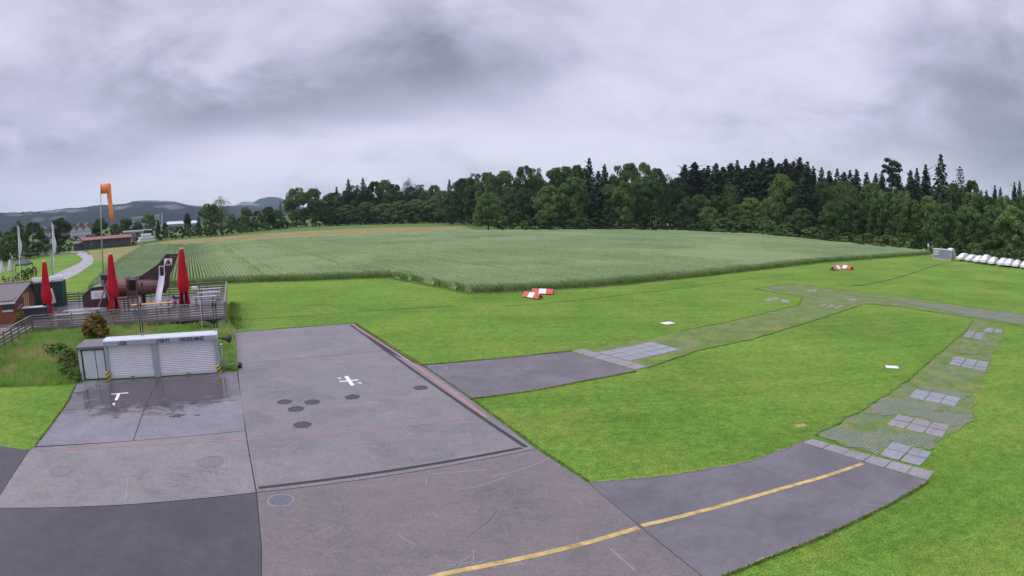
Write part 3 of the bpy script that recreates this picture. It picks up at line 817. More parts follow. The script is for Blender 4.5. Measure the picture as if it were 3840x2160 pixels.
# antenna poles behind the shed
def swv(x, y): return s0 + Vector((math.cos(SA), math.sin(SA))) * x + Vector((-math.sin(SA), math.cos(SA))) * y
M['pole_gr'] = plain('galvanised_pole', (0.36, 0.38, 0.40), 0.5, 0.1, 4, 0.3)
def aerial(px, top, label, grey=False):
    base = swv(sx(px) + 0.0, 0.45)
    # follow the picture column
    d = ray(px, top); dist = math.hypot(*base)
    p = AT(px, top, dist)
    t = thing('aerial_pole', label, 'aerial', (p.x, p.y, 0.0), 0, 'aerials behind the shed')
    zt = p.z
    MB().tube([(0, 0, 1.8), (0, 0, zt)], 0.018 if grey else 0.035, 8).build('mast', M['pole_gr' if grey else 'black'], t, True)
    if not grey:
        MB().lathe([(0.05, zt - 0.02), (0.06, zt + 0.08), (0.03, zt + 0.2), (0.008, zt + 0.24)], 10).build('tip', M['black'], t, True)
        MB().box(-0.05, 0.05, -0.05, 0.05, 2.32, 2.40).build('clamp', M['pole_gr'], t); MB().box(-0.06, 0.06, -0.02, 0.02, 3.0, 3.04).build('clamp', M['pole_gr'], t)
aerial(518, 1148, 'left black aerial pole of the pair rising behind the left shutter')
aerial(527, 1148, 'right black aerial pole of the pair rising behind the left shutter')
aerial(797, 1148, 'left black aerial pole of the pair at the right end of the shed')
aerial(808, 1148, 'right black aerial pole of the pair at the right end of the shed')
aerial(750, 1122, 'thin grey pole standing against the deck fence behind the shed', True)
# loudspeaker horn, water post, hose and hand truck on the right end
p = swv(SL + 0.25, 0.3)
t = thing('loudspeaker', 'dark horn loudspeaker on the upper right corner of the shed', 'loudspeaker', (p.x, p.y, 1.75), SA - R(30))
MB().tube([(-0.2, 0, 0.1), (0.1, 0, 0.1)], 0.03, 8).build('bracket', M['black'], t)
mb = MB(); mb.tube([(0.1, 0, 0.1), (0.28, 0, 0.1), (0.42, 0, 0.1), (0.55, 0, 0.1)], [0.09, 0.11, 0.17, 0.24], 16); mb.build('horn', M['iron'], t, True)
p = swv(SL + 0.22, -0.05)
t = thing('standpipe', 'grey standpipe with black and white top at the right shed corner', 'standpipe', (p.x, p.y, 0), SA)
MB().tube([(0, 0, 0), (0, 0, 1.45)], 0.05, 10).build('pipe', M['pole_gr'], t, True)
MB().lathe([(0.075, 1.45), (0.085, 1.62)], 12).build('cap', M['white'], t, True)
MB().lathe([(0.088, 1.515), (0.088, 1.56)], 12).build('band', M['black'], t)
mb = MB(); pts = []
for i in range(60):
    a = i * 0.42; pts.append((0.16 + 0.06 * math.cos(a), 0.06 * math.sin(a), 0.25 + i * 0.018))
mb.tube(pts, 0.014, 6).build('hose', M['pole_gr'], t, True)
M['redrub'] = plain('red_brown_metal', (0.28, 0.045, 0.03), 0.5, 0.2)
p = G(872, 1382)
t = thing('tow_bar', 'red and dark tow bar lying on the ground right of the shed', 'tow bar', (p.x, p.y, 0.014), SA)
MB().tube([(-0.75, 0, 0.12), (-0.2, -0.03, 0.10), (0.35, 0, 0.10)], 0.045, 8).build('bar', M['redrub'], t, True)
MB().tube([(-0.6, 0.22, 0.12), (0.1, 0.2, 0.2), (0.5, 0.05, 0.16)], 0.04, 8).build('brace', M['fascia'], t, True)
for yy in (-0.14, 0.2):
    MB().tube([(0.45, yy - 0.05, 0.14), (0.45, yy + 0.05, 0.14)], 0.14, 16).build('wheel', M['black'], t, True)
# ---------------------------------------------------------------- markers and plates on the lawn
M['m_red'] = plain('faded_marker_red', (0.62, 0.10, 0.085), 0.5, 0.15, 2)
M['m_white'] = plain('marker_white', (0.80, 0.79, 0.82), 0.5, 0.06, 2)
def marker(pa, pb, h, w, label):
    a, b = W(*pa), W(*pb); d = b - a
    t = thing('runway_marker', label, 'runway marker', (a.x, a.y, 0.0), math.atan2(d.y, d.x), 'red and white roof shaped markers on the lawn')
    L_ = d.length
    for i in range(3):
        x0, x1 = L_ * i / 3, L_ * (i + 1) / 3 - 0.004
        prof = [(-w / 2, 0.10), (-w * 0.03, h), (w * 0.03, h), (w / 2, 0.10), (w * 0.42, 0.10), (0, h - 0.08), (-w * 0.42, 0.10)]
        k = len(prof)
        MB().add([(x0, y, z) for y, z in prof] + [(x1, y, z) for y, z in prof], [tuple(range(k))[::-1], tuple(range(k, 2 * k))] + [(j, (j + 1) % k, (j + 1) % k + k, j + k) for j in range(k)]).build('panel', M['m_white' if i == 1 else 'm_red'], t)
    fm = MB()
    for x in (0.12, L_ - 0.12):
        fm.bar((x, -w / 2 + 0.02, 0.0), (x, -0.02, h - 0.1), 0.04, 0.04); fm.bar((x, w / 2 - 0.02, 0.0), (x, 0.02, h - 0.1), 0.04, 0.04)
    fm.bar((0.05, 0, 0.06), (L_ - 0.05, 0, 0.06), 0.04, 0.04)
    fm.build('stand', M['iron'], t)
marker((1968, 1113), (2027, 1123), 0.56, 0.75, 'red and white roof shaped marker in front of its pair near the crop corner')
marker((1996, 1101), (2076, 1104), 0.54, 0.75, 'red and white roof shaped marker at the back of the pair near the crop corner')
marker((3121, 1014), (3153, 1006), 0.62, 1.1, 'left red and white marker of the far pair below the crop edge')
marker((3150, 1005), (3194, 1013), 0.62, 1.1, 'right red and white marker of the far pair below the crop edge')
def plate(px, py, w, d, label, rz):
    c = G(px, py)
    t = thing('ground_plate', label, 'marker plate', (c.x, c.y, -0.004), rz, 'white plates set in the lawn')
    MB().prism([(-w / 2, -d / 2), (w / 2, -d / 2), (w / 2, d / 2), (-w / 2, d / 2)], 0, 0.05).build('panel', M['m_white'], t, bevel=0.01)
    MB().prism([(-w / 2 - 0.06, -d / 2 - 0.06), (w / 2 + 0.06, -d / 2 - 0.06), (w / 2 + 0.06, d / 2 + 0.06), (-w / 2 - 0.06, d / 2 + 0.06)], -0.02, 0.012).build('soil_rim', M['joint'], t)
plate(2504, 1213, 0.95, 0.75, 'white square plate in the lawn beside the overgrown paver path', AX)
plate(3345, 1378, 0.85, 0.55, 'white plate in the lawn left of the right hand slab path', R(-25))
# ---------------------------------------------------------------- grass bank and terrace
ZD = 1.15
DA = R(26.5)
D0 = Vector((-21.5, 40.9))                       # front right corner of the deck
U = Vector((math.cos(DA), math.sin(DA))); Vv = Vector((-math.sin(DA), math.cos(DA)))
def DW(u, v, z=0.0):
    p = D0 + U * u + Vv * v
    return Vector((p.x, p.y, ZD + z))
def DV(px, py, v):
    """(u, z above the deck) where a pixel's ray meets the vertical plane at depth v of the deck"""
    d = ray(px, py)
    n = Vector((Vv.x, Vv.y, 0))
    o = Vector((D0.x + Vv.x * v, D0.y + Vv.y * v, 0))
    t = (o - Vector((0, 0, HC))).dot(n) / d.dot(n)
    p = Vector((0, 0, HC)) + d * t
    return (Vector((p.x, p.y)) - D0).dot(U), p.z - ZD
def bank_mesh():
    bot = [W(-420, 1480), W(-150, 1465), W(0, 1453), W(150, 1449), W(287, 1441)] + [swv(-0.3, 0.4), swv(0.0, 2.05), swv(1.7, 2.05), swv(1.9, 0.66), swv(5, 0.66), swv(SL, 0.66)] + [swv(SL + 0.5, 0.3), W(889, 1393), W(884, 1300), W(878, 1240)]
    top = [G(-420, 1375, .85), G(-150, 1325, .85), G(0, 1288, .85), G(60, 1262, .85), DW(-16.4, -0.2), DW(-15.2, -0.2), DW(-13, -0.2), DW(-11, -0.2), DW(-7, -0.2), DW(-3, -0.2), DW(-1, -0.15), DW(0.1, -0.1), DW(0.15, 0.3), DW(0.2, 2.5)]
    ztop = [0.85, 0.85, 0.85, 0.85, 0.80, 0.80, 0.80, 0.78, 0.72, 0.55, 0.35, 0.25, 0.2, 0.1]
    nu, nv = 110, 22
    def samp(L_, t):
        k = t * (len(L_) - 1); i = min(int(k), len(L_) - 2); f = k - i
        if isinstance(L_[0], float): return L_[i] * (1 - f) + L_[i + 1] * f
        return Vector(L_[i][:2]).lerp(Vector(L_[i + 1][:2]), f)
    vs = []
    rnd = random.Random(4)
    for j in range(nv + 1):
        s = j / nv
        for i in range(nu + 1):
            t = i / nu
            p = samp(bot, t).lerp(samp(top, t), s)
            z = samp(ztop, t) * (s ** 0.8) + 0.05 * math.sin(p.x * 1.7) * math.sin(p.y * 1.3) * math.sin(math.pi * s) + rnd.uniform(-0.02, 0.02)
            vs.append((p.x, p.y, z if j else -0.02))
    fs = [(j * (nu + 1) + i, j * (nu + 1) + i + 1, (j + 1) * (nu + 1) + i + 1, (j + 1) * (nu + 1) + i) for j in range(nv) for i in range(nu)]
    return MB().add(vs, fs), vs, fs
bm_, bv, bf = bank_mesh()
M['bank'] = grass_mat('wild_grass_bank', (0.080, 0.155, 0.026), (0.130, 0.230, 0.044), (0.190, 0.290, 0.070), (0.26, 0.27, 0.09), 0.0, 8)
struct(bm_.build('grass_bank', M['bank'], None, True))
pl = MB().prism([tuple(q[:2]) for q in [DW(-16.4, -0.1), G(60, 1262, .85), G(0, 1288, .85), G(-150, 1325, .85), G(-420, 1375, .85), DW(-60, -6), DW(-34, 16), DW(-16.4, 16)]], -0.02, ZD - 0.06)
M['terrace'] = concrete('terrace_paving', (0.22, 0.19, 0.20))
struct(pl.build('terrace', M['terrace']))
# tall wild grass: blades all over the bank
def blades(name, pts, hmin, hmax, wid, mat, seed, lean=0.35, extra=None):
    rs = np.random.RandomState(seed)
    P = np.asarray(pts, np.float32); n = len(P)
    h = rs.uniform(hmin, hmax, n).astype(np.float32)
    if extra is not None: h *= extra
    a = rs.uniform(0, 2 * np.pi, n); la = rs.uniform(0, 2 * np.pi, n); ln = rs.uniform(0, lean, n) * h
    dx, dy = np.cos(a) * wid / 2, np.sin(a) * wid / 2
    V = np.zeros((n, 4, 3), np.float32)
    V[:, 0] = P + np.stack([-dx, -dy, 0 * h - 0.02], 1); V[:, 1] = P + np.stack([dx, dy, 0 * h - 0.02], 1)
    V[:, 2] = P + np.stack([dx * .55 + np.cos(la) * ln, dy * .55 + np.sin(la) * ln, h], 1)
    V[:, 3] = P + np.stack([-dx * .25 + np.cos(la) * ln, -dy * .25 + np.sin(la) * ln, h], 1)
    me = fast_mesh(name, V.reshape(-1, 3), np.arange(4 * n).reshape(n, 4))
    me.materials.append(mat)
    return link(name, me)
def leaf_mat(name, dark, mid, light, scale=0.35, objrand=0.25, extra=None, fine=3.0):
    n = NT(name); p = n.pos()
    a = n.noise(p, scale, 3, 0.6); b = n.noise(p, fine, 2, 0.7)
    f = n.math('ADD', n.math('MULTIPLY', a, 0.5), n.math('MULTIPLY', b, 0.5))
    oi = n.N('ShaderNodeObjectInfo')
    f = n.math('ADD', f, n.math('MULTIPLY', n.math('SUBTRACT', oi.outputs['Random'], 0.5), objrand))
    c = n.ramp(f, [(0.30, dark), (0.5, mid), (0.70, light)])
    if extra:
        c = n.mix(n.ramp(n.noise(p, extra[1], 4, 0.6, 0.3, (1, 1, 1), 0, (4, 4, 4)), [(0.50, (0, 0, 0)), (0.62, (1, 1, 1))]), c, extra[0])
    n.col(c); n.rough(0.7); n.spec(0.2)
    tr = n.N('ShaderNodeBsdfTranslucent'); n.L(c, tr.inputs[0])
    mx = n.N('ShaderNodeMixShader'); mx.inputs[0].default_value = 0.25
    n.L(n.b.outputs[0], mx.inputs[1]); n.L(tr.outputs[0], mx.inputs[2]); n.L(mx.outputs[0], n.out.inputs[0])
    return n.m
M['blade'] = leaf_mat('wild_grass_blades', (0.150, 0.285, 0.048), (0.265, 0.450, 0.088), (0.410, 0.560, 0.165), 0.5, 0, ((0.46, 0.47, 0.19), 0.35), 2.5)
def on_bank(n, seed, sel):
    rs = np.random.RandomState(seed)
    V = np.array(bv); F = np.array(bf)
    A = V[F[:, 0]]; Bq = V[F[:, 1]]; Cq = V[F[:, 2]]; Dq = V[F[:, 3]]
    ar = np.linalg.norm(np.cross(Bq - A, Dq - A), axis=1)
    k = rs.choice(len(F), n, p=ar / ar.sum()); s = rs.rand(n, 1); t = rs.rand(n, 1)
    P = (A[k] * (1 - s) + Bq[k] * s) * (1 - t) + (Dq[k] * (1 - s) + Cq[k] * s) * t
    return P
bp = on_bank(70000, 1, None)
rsb = np.random.RandomState(9)
lump = 0.65 + 0.5 * (np.sin(bp[:, 0] * 1.9 + 1) * np.sin(bp[:, 1] * 2.3) * 0.5 + 0.5)
o = blades('tall_grass', bp, 0.16, 0.46, 0.04, M['blade'], 2, 0.5, lump); o['kind'] = 'stuff'
tag(o, 'tall wild grass on the bank behind and left of the grey shed', 'grass')

# ---------------------------------------------------------------- deck and its fences
M['wood_gr'] = plain('weathered_grey_wood', (0.205, 0.172, 0.168), 0.42, 0.34, 2.2, 0, 0.15, (0.4, 6, 6))
M['wood_dk'] = plain('dark_stained_wood', (0.060, 0.031, 0.032), 0.50, 0.30, 2.5, 0, 0.15, (0.5, 6, 8))
M['wood_br'] = plain('brown_stained_wood', (0.150, 0.074, 0.068), 0.45, 0.35, 2.5, 0, 0.2, (0.35, 7, 9))
M['wood_or'] = plain('new_orange_wood', (0.62, 0.36, 0.16), 0.5, 0.2, 3, 0, 0.1, (0.5, 6, 6))
M['wet_sheen_wood'] = plain('wet_sheen_table_wood', (0.46, 0.43, 0.46), 0.14, 0.2, 2, 0, 0.05, (0.4, 5, 5), 0.8)  # wet boards; white highlights on the tops put into a paler base colour
M['deckwood'] = plain('wet_deck_boards', (0.175, 0.145, 0.155), 0.20, 0.25, 1.6, 0, 0.12, (0.5, 9, 5), 0.6)
deck = thing('timber_deck', 'raised grey timber deck of the playground and terrace behind the shed', 'deck', (D0.x, D0.y, ZD), DA)
mb = MB(); v = 0.02
while v < 14.5:
    mb.box(-16.4 if v < 2 else -22.0, -0.02, v, v + 0.135, -0.05, 0.0); v += 0.145
mb.build('floor_boards', M['deckwood'], deck)
mb = MB()
for u in range(0, 17, 2):
    mb.box(-u - 0.12, -u - 0.02, 0.06, 14.4, -0.22, -0.06); mb.box(-u - 0.14, -u, 0.10, 0.24, -1.3, -0.22)
mb.build('joists', M['wood_gr'], deck)
mb = MB().box(-16.35, 0.0, -0.03, -0.005, -0.22, 0.0).box(0.005, 0.03, 0, 14.5, -0.22, 0.0)
mb.build('edge_board', M['wood_gr'], deck)
M['stone'] = plain('pale_concrete_pier', (0.30, 0.27, 0.24), 0.8, 0.25, 3)
mb = MB().slab([(-2.0, -1.30), (-1.9, -0.45), (-1.55, -0.3), (-1.0, -0.75), (-0.45, -0.3), (0.02, -0.26), (0.02, -1.30)], 0.02, 0.30)
mb.build('end_wall', M['stone'], deck)
def rail_fence(name, label, L_, loc, rz, nb, h, spacing, gaps=0.35, zlow=0.0, group=None, boards=None, cap=True):
    t = thing(name, label, 'fence', loc, rz, group)
    n = max(1, round(L_ / spacing))
    for i in range(n + 1):
        x = L_ * i / n
        MB().box(x - 0.045, x + 0.045, -0.045, 0.045, zlow, h + 0.02).build('post', M['wood_gr'], t)
    pitch = (h - 0.05) / nb
    for k in range(nb):
        z = 0.04 + k * pitch
        MB().box(0, L_, -0.075, -0.05, z, z + pitch * (1 - gaps)).build('board', M['wood_gr'], t)
    if cap: MB().box(-0.05, L_ + 0.05, -0.10, 0.06, h + 0.022, h + 0.06).build('rail', M['wood_gr'], t)
    return t
p = DW(-16.4, 0.0)
rail_fence('deck_fence', 'long grey board fence along the front edge of the deck', 16.4, p, DA, 5, 0.98, 1.9, 0.42, -0.55)
p = DW(0.0, 0.12)
rail_fence('deck_fence', 'grey board fence along the right side of the deck', 14.3, p, DA + R(90), 5, 0.98, 2.0, 0.12, -0.3)
p = DW(0.0, 14.5)
rail_fence('deck_fence', 'grey slatted fence along the back of the deck', 22.0, p, DA + R(180), 4, 1.02, 2.0, 0.42, -0.2)
p = DW(-16.45, -0.1)
q = W(0, 1247)
q = Vector(G(0, 1247, ZD + 1.0)[:2]); d = q - Vector(p[:2])
rail_fence('deck_fence', 'grey and orange weathered fence running down left to the wooden hut', d.length * 1.6, p, math.atan2(d.y, d.x), 4, 0.98, 1.5, 0.45, -0.4)
# ---------------------------------------------------------------- closed red parasols
M['redcloth'] = plain('red_parasol_cloth', (0.47, 0.012, 0.028), 0.75, 0.22, 2.5, 0, 0, (3, 3, 0.6), 0.2)
M['cream'] = plain('cream_cap', (0.62, 0.50, 0.30), 0.6, 0.1)
M['pinkcloth'] = plain('pale_pink_cloth', (0.60, 0.42, 0.45), 0.75, 0.12, 3)
M['whitecloth'] = plain('white_cloth', (0.62, 0.60, 0.66), 0.75, 0.1, 3)
def parasol(px, py, top, label, vdep, open_bottom, rz):
    u = DV(px, py, vdep)[0]
    p = DW(u, vdep)
    H = DV(px, top, vdep)[1]
    t = thing('closed_parasol', label, 'parasol', p, rz, 'tall closed red parasols on the deck')
    MB().tube([(0, 0, 0), (0, 0, H - 0.1)], 0.05, 10).build('pole', M['pole_gr'], t, True)
    MB().box(-0.4, 0.4, -0.4, 0.4, 0.0, 0.08).build('base_plate', M['iron'], t, bevel=0.01)
    def wob(tt, j):
        return 1 + 0.13 * math.cos(8 * tt + 0.3 * j) + 0.04 * math.sin(3 * tt + j)
    k = H
    prof = [(0.16, k - 0.10), (0.22, k - 0.35), (0.28, k * 0.78), (0.37, k * 0.60), (0.46, k * 0.45), (0.51, k * 0.36), (0.42, k * 0.295), (0.37, k * 0.27)]
    mb = MB(); mb.lathe(prof[::-1], 48, wob=wob)
    mb.build('canopy', M['redcloth'], t, True)
    MB().lathe([(0.39, k * 0.262), (0.395, k * 0.285)], 20).build('tie_strap', M['redcloth'], t)
    # skirts: hanging panels below the strap
    rnd = random.Random(int(px))
    for i in range(8):
        a = R(45 * i + 10)
        if open_bottom and i in open_bottom: continue
        r0, r1 = 0.34, 0.42 + rnd.uniform(-0.03, 0.06); w = 0.17
        zb = 0.12 + rnd.uniform(0, 0.15)
        vs, fs = [], []
        for j in range(4):
            s = j / 3; r = r0 + (r1 - r0) * s; z = k * 0.27 * (1 - s) + zb * s
            for q_ in range(5):
                ww = (q_ - 2) / 2 * w * (0.8 + 0.25 * s); rr = r + 0.05 * math.cos(q_ * math.pi) * (0.4 + s)
                vs.append((rr * math.cos(a) - ww * math.sin(a), rr * math.sin(a) + ww * math.cos(a), z))
        fs = [(j * 5 + i_, j * 5 + i_ + 1, (j + 1) * 5 + i_ + 1, (j + 1) * 5 + i_) for j in range(3) for i_ in range(4)]
        MB().add(vs, fs).build('skirt_panel', M['redcloth'], t, True)
    MB().lathe([(0.17, k - 0.11), (0.19, k - 0.04), (0.17, k), (0.03, k + 0.02)], 18).build('cap', M['cream'], t, True)
    MB().tube([(0.0, 0, k * 0.05), (0, 0, k * 0.27)], 0.09, 10).build('crank_sleeve', M['pole_gr'], t, True)
    return t
parasol(183, 1190, 977, 'closed red parasol left of the kiosk with white stripes near its foot', 5.2, (5, 6), DA)
parasol(430, 1172, 949, 'closed red parasol in front of the wooden playground plane', 5.4, (6,), DA + 0.4)
parasol(693, 1147, 929, 'closed red parasol at the right beside the tail of the wooden plane', 6.2, (5, 6), DA + 0.2)
# ---------------------------------------------------------------- wooden playground aeroplane
VP = 8.0
plane = thing('wooden_play_plane', 'dark brown wooden playground aeroplane with a tall tail fin and slide', 'playground plane', DW(0, 0), DA)
def pv(L_, v): return [DV(x, y, v) for x, y in L_]
# fuselage: planked barrel
uL, uR = DV(405, 1080, VP)[0], DV(626, 1080, VP)[0]
zt, zb = DV(500, 1043, VP)[1], DV(500, 1111, VP)[1]
zc, rz_ = (zt + zb) / 2, (zt - zb) / 2
du0, du1 = DV(484, 1060, VP)[0], DV(518, 1060, VP)[0]
def barrel(u0, u1, n=9, hole=None):
    vs, fs = [], []
    m_ = 40
    xs = [u0 + (u1 - u0) * i / n for i in range(n + 1)]
    for x in xs:
        tap = 1.0 if x < uR - 2.4 else 1 - 0.30 * ((x - uR + 2.4) / 2.4) ** 1.5
        for k in range(m_):
            a = 2 * math.pi * k / m_
            r = 1.0 if k % 2 else 0.985
            vs.append((x, VP + 1.15 * tap * r * math.cos(a) , zc + 0.02 + (rz_ * tap) * r * math.sin(a)))
    for i in range(n):
        for k in range(m_):
            fs.append((i * m_ + k, i * m_ + (k + 1) % m_, (i + 1) * m_ + (k + 1) % m_, (i + 1) * m_ + k))
    fs.append(tuple(range(m_))[::-1]); fs.append(tuple(n * m_ + k for k in range(m_)))
    return MB().add(vs, fs)
barrel(uL, du0).build('fuselage', M['wood_br'], plane)
barrel(du1, uR).build('fuselage', M['wood_br'], plane)
cp = MB().box(du0, du1, VP - 0.5, VP + 0.9, zc - rz_ * 0.9, zc - rz_ * 0.75)
cp.build('cabin_floor', M['wood_dk'], plane)
MB().box(du0, du1, VP + 0.55, VP + 0.65, zc - rz_ * 0.75, zc + rz_ * 0.75).build('cabin_back', M['wood_dk'], plane)
for u in (du0 - 0.03, du1 + 0.03):
    MB().box(u - 0.06, u + 0.06, VP - 1.20, VP - 1.06, 0.0, zt + 0.16).build('door_post', M['wood_br'], plane)
    MB().box(u - 0.07, u + 0.07, VP - 1.0, VP + 0.8, zt + 0.10, zt + 0.24).build('roof_beam', M['wood_gr'], plane)
MB().box(du0 - 0.2, du1 + 0.2, VP - 1.24, VP - 1.12, zt + 0.02, zt + 0.14).build('lintel', M['wood_gr'], plane)
mb = MB()
for i in range(5):
    u = du0 + (du1 - du0) * (i + 0.5) / 5
    mb.box(u - 0.05, u + 0.05, VP - 1.16, VP - 1.10, zb + 0.05, zb + 0.62)
mb.box(du0, du1, VP - 1.19, VP - 1.161, zb + 0.12, zb + 0.20).box(du0, du1, VP - 1.19, VP - 1.161, zb + 0.46, zb + 0.54)
mb.build('door_lattice', M['wood_br'], plane)
u_, z_ = DV(532, 1067, VP - 1.1)
mb = MB(); mb.box(u_ - 0.07, u_ + 0.07, VP - 1.13, VP - 1.06, z_ - 0.16, z_ + 0.16); mb.build('window', M['black'], plane)
fin = pv([(522, 1040), (546, 1024), (592, 993), (612, 970), (626, 953), (667, 953), (652, 992), (637, 1030), (634, 1070), (621, 1096), (590, 1100), (590, 1050)], VP - 0.2)
MB().slab(fin, VP - 0.55, VP + 0.25).build('tail_fin', M['wood_dk'], plane)
edge_ = pv([(522, 1040), (546, 1024), (592, 993), (612, 970), (626, 953), (667, 953), (652, 992), (637, 1030)], VP - 0.2)
mb = MB()
for a, b in zip(edge_[:-1], edge_[1:]):
    mb.bar((a[0], VP - 0.15, a[1]), (b[0], VP - 0.15, b[1]), 0.05, 0.9, (0, 1, 0))
mb.build('fin_capping', M['wood_dk'], plane)
cut = pv([(632, 959), (662, 959), (661, 964), (631, 964)], VP - 0.56)
MB().slab(cut, VP - 0.572, VP - 0.552).build('fin_slot', M['wood_br'], plane)
# emblem: white square with the black A-shaped mark
em = pv([(615, 970), (646, 969), (645, 995), (615, 996)], VP - 0.6)
pan = MB().slab(em, VP - 0.61, VP - 0.56).build('emblem_panel', M['white'], plane, bevel=0.01)
zz = lambda L_: pv([(300 + x / 4.6, 900 + y / 4.6) for x, y in L_], VP - 0.63)
mb = MB()
for L_ in ([(1465, 430), (1515, 335), (1537, 335), (1490, 432)], [(1497, 405), (1518, 362), (1540, 358), (1552, 385), (1538, 400), (1524, 430), (1506, 430), (1518, 395)], [(1540, 345), (1552, 372), (1580, 430), (1553, 430), (1548, 412)]):
    mb.slab(zz(L_), VP - 0.63, VP - 0.612)
mb.build('emblem', M['letter'], pan)
# nose block
nose = pv([(309, 1111), (346, 1082), (398, 1074), (402, 1152), (313, 1153)], 6.6)
MB().slab(nose, 6.55, 9.2).build('nose', M['wood_dk'], plane)
mb = MB(); ns = pv([(307, 1110), (345, 1080), (400, 1072)], 6.6)
for a, b in zip(ns[:-1], ns[1:]):
    mb.bar((a[0], 7.85, a[1] + 0.03), (b[0], 7.85, b[1] + 0.03), 0.05, 2.8, (0, 1, 0))
mb.build('nose_roof', M['wood_gr'], plane)
tw = pv([(379, 1035), (412, 1035), (412, 1076), (383, 1076)], 7.4)
MB().slab(tw, 7.3, 8.2).build('engine_tower', M['wood_dk'], plane)
MB().slab(pv([(377, 1030), (420, 1030), (420, 1036), (377, 1036)], 7.3), 7.1, 8.4).build('tower_roof', M['iron'], plane)
bn = pv([(341, 1092), (396, 1087), (396, 1117), (343, 1123)], 6.5)
MB().slab(bn, 6.50, 6.53).build('banner', M['white'], plane)
mb = MB()
for i in range(3):
    y0 = 1099 + i * 6
    mb.slab(pv([(352, y0 + 2.0), (384, y0), (384, y0 + 1.2), (352, y0 + 3.2)], 6.49), 6.488, 6.499)
mb.build('banner_text', M['fascia'], plane)
for (a, b, v0, v1) in (((383, 1050), (416, 1140), 6.3, 5.9), ((408, 1042), (369, 1153), 6.4, 5.75)):
    A, B = DV(*a, v0), DV(*b, v1)
    MB().bar((A[0], v0, A[1]), (B[0], v1, max(B[1], 0.0)), 0.13, 0.13, (0, 1, 0)).build('strut', M['wood_gr'], plane)
# lower frame and steps under the fuselage
mb = MB()
for i in range(5):
    z = 0.12 + i * (zb - 0.05) / 5
    mb.box(DV(400, 1140, 6.9)[0], du1, 6.85, 6.92, z, z + 0.09)
for i in range(5):
    u = DV(400, 1140, 6.9)[0] + i * 0.85
    mb.box(u - 0.05, u + 0.05, 6.93, 7.03, 0, zb + 0.05)
mb.build('base_frame', M['wood_br'], plane)
for u in (uR - 0.7, uR - 2.2, du1 + 0.3):
    MB().box(u - 0.10, u + 0.10, VP - 0.12, VP + 0.12, 0, zb + 0.3).build('support', M['wood_dk'], plane)
# slide
M['slide'] = plain('pale_slide_plastic', (0.66, 0.65, 0.74), 0.25, 0.05, 2)
T_, Bt = DV(608, 1032, VP - 0.75), DV(594, 1131, 6.0)
Bt = (Bt[0], max(Bt[1], 0.10))
vs, fs = [], []
N_ = 12
for i in range(N_ + 1):
    s = i / N_
    u = T_[0] + (Bt[0] - T_[0]) * s; vv = (VP - 0.75) + (6.0 - VP + 0.75) * s
    z = T_[1] + (Bt[1] - T_[1]) * (s - 0.10 * math.sin(math.pi * s) * (s - 0.5) * 2)
    for du, dz in ((-0.25, 0.12), (-0.23, 0.0), (-0.12, -0.05), (0.12, -0.05), (0.23, 0.0), (0.25, 0.12), (0.28, 0.12), (0.26, -0.04), (0.12, -0.09), (-0.12, -0.09), (-0.26, -0.04), (-0.28, 0.12)):
        vs.append((u + du, vv, z + dz))
k = 12
for i in range(N_):
    for j in range(k):
        fs.append((i * k + j, i * k + (j + 1) % k, (i + 1) * k + (j + 1) % k, (i + 1) * k + j))
fs.append(tuple(range(k))); fs.append(tuple(N_ * k + j for j in range(k))[::-1])
MB().add(vs, fs).build('slide', M['slide'], plane, False)
g0, g1 = DV(597, 1001, VP - 0.65), DV(617, 1031, VP - 0.65)
mb = MB()
for u in (g0[0], g1[0]):
    mb.box(u - 0.05, u + 0.05, VP - 0.72, VP - 0.58, T_[1] - 0.1, g0[1])
mb.box(g0[0] - 0.05, g1[0] + 0.05, VP - 0.72, VP - 0.58, g0[1], g0[1] + 0.08)
mb.build('slide_portal', M['metal_lt'], plane)
MB().box(g0[0] + 0.05, g1[0] - 0.05, VP - 0.60, VP - 0.57, T_[1] - 0.05, g0[1]).build('slide_opening', M['black'], plane)
# ---------------------------------------------------------------- tables and benches on the deck
def bench_table(u0, u1, v, label, mat='wet_sheen_wood', benches=True, name='picnic_table'):
    t = thing(name, label, 'table', DW((u0 + u1) / 2, v), DA, 'long wooden tables with benches on the deck')
    h = (u1 - u0) / 2
    for i in range(3):
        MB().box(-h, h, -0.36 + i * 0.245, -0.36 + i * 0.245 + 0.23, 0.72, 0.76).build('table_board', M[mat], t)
    for s in (-1, 1):
        m_ = MB(); x = s * (h - 0.35)
        m_.bar((x, -0.33, 0.0), (x, -0.12, 0.72), 0.07, 0.07, (1, 0, 0)).bar((x, 0.33, 0.0), (x, 0.12, 0.72), 0.07, 0.07, (1, 0, 0)).box(x - 0.035, x + 0.035, -0.72, 0.72, 0.36, 0.43)
        m_.build('trestle', M['wood_dk'], t)
        if benches:
            MB().box(-h, h, s * 0.72 - 0.13, s * 0.72 + 0.13, 0.43, 0.47).build('bench_seat', M['wet_sheen_wood'], t)
    return t
ua, ub = DV(742, 1095, 11.5)[0], DV(829, 1090, 11.5)[0]
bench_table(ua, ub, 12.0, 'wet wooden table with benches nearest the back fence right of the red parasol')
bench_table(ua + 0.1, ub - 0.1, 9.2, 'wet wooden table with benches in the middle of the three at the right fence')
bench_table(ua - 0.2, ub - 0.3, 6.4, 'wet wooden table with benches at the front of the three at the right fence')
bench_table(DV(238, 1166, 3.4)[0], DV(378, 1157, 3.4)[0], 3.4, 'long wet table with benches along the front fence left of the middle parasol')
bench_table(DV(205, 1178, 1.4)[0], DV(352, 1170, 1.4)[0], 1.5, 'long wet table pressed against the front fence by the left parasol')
bench_table(DV(494, 1141, 4.2)[0], DV(646, 1131, 4.2)[0], 4.2, 'long new orange wooden table below the foot of the slide', 'wood_or')
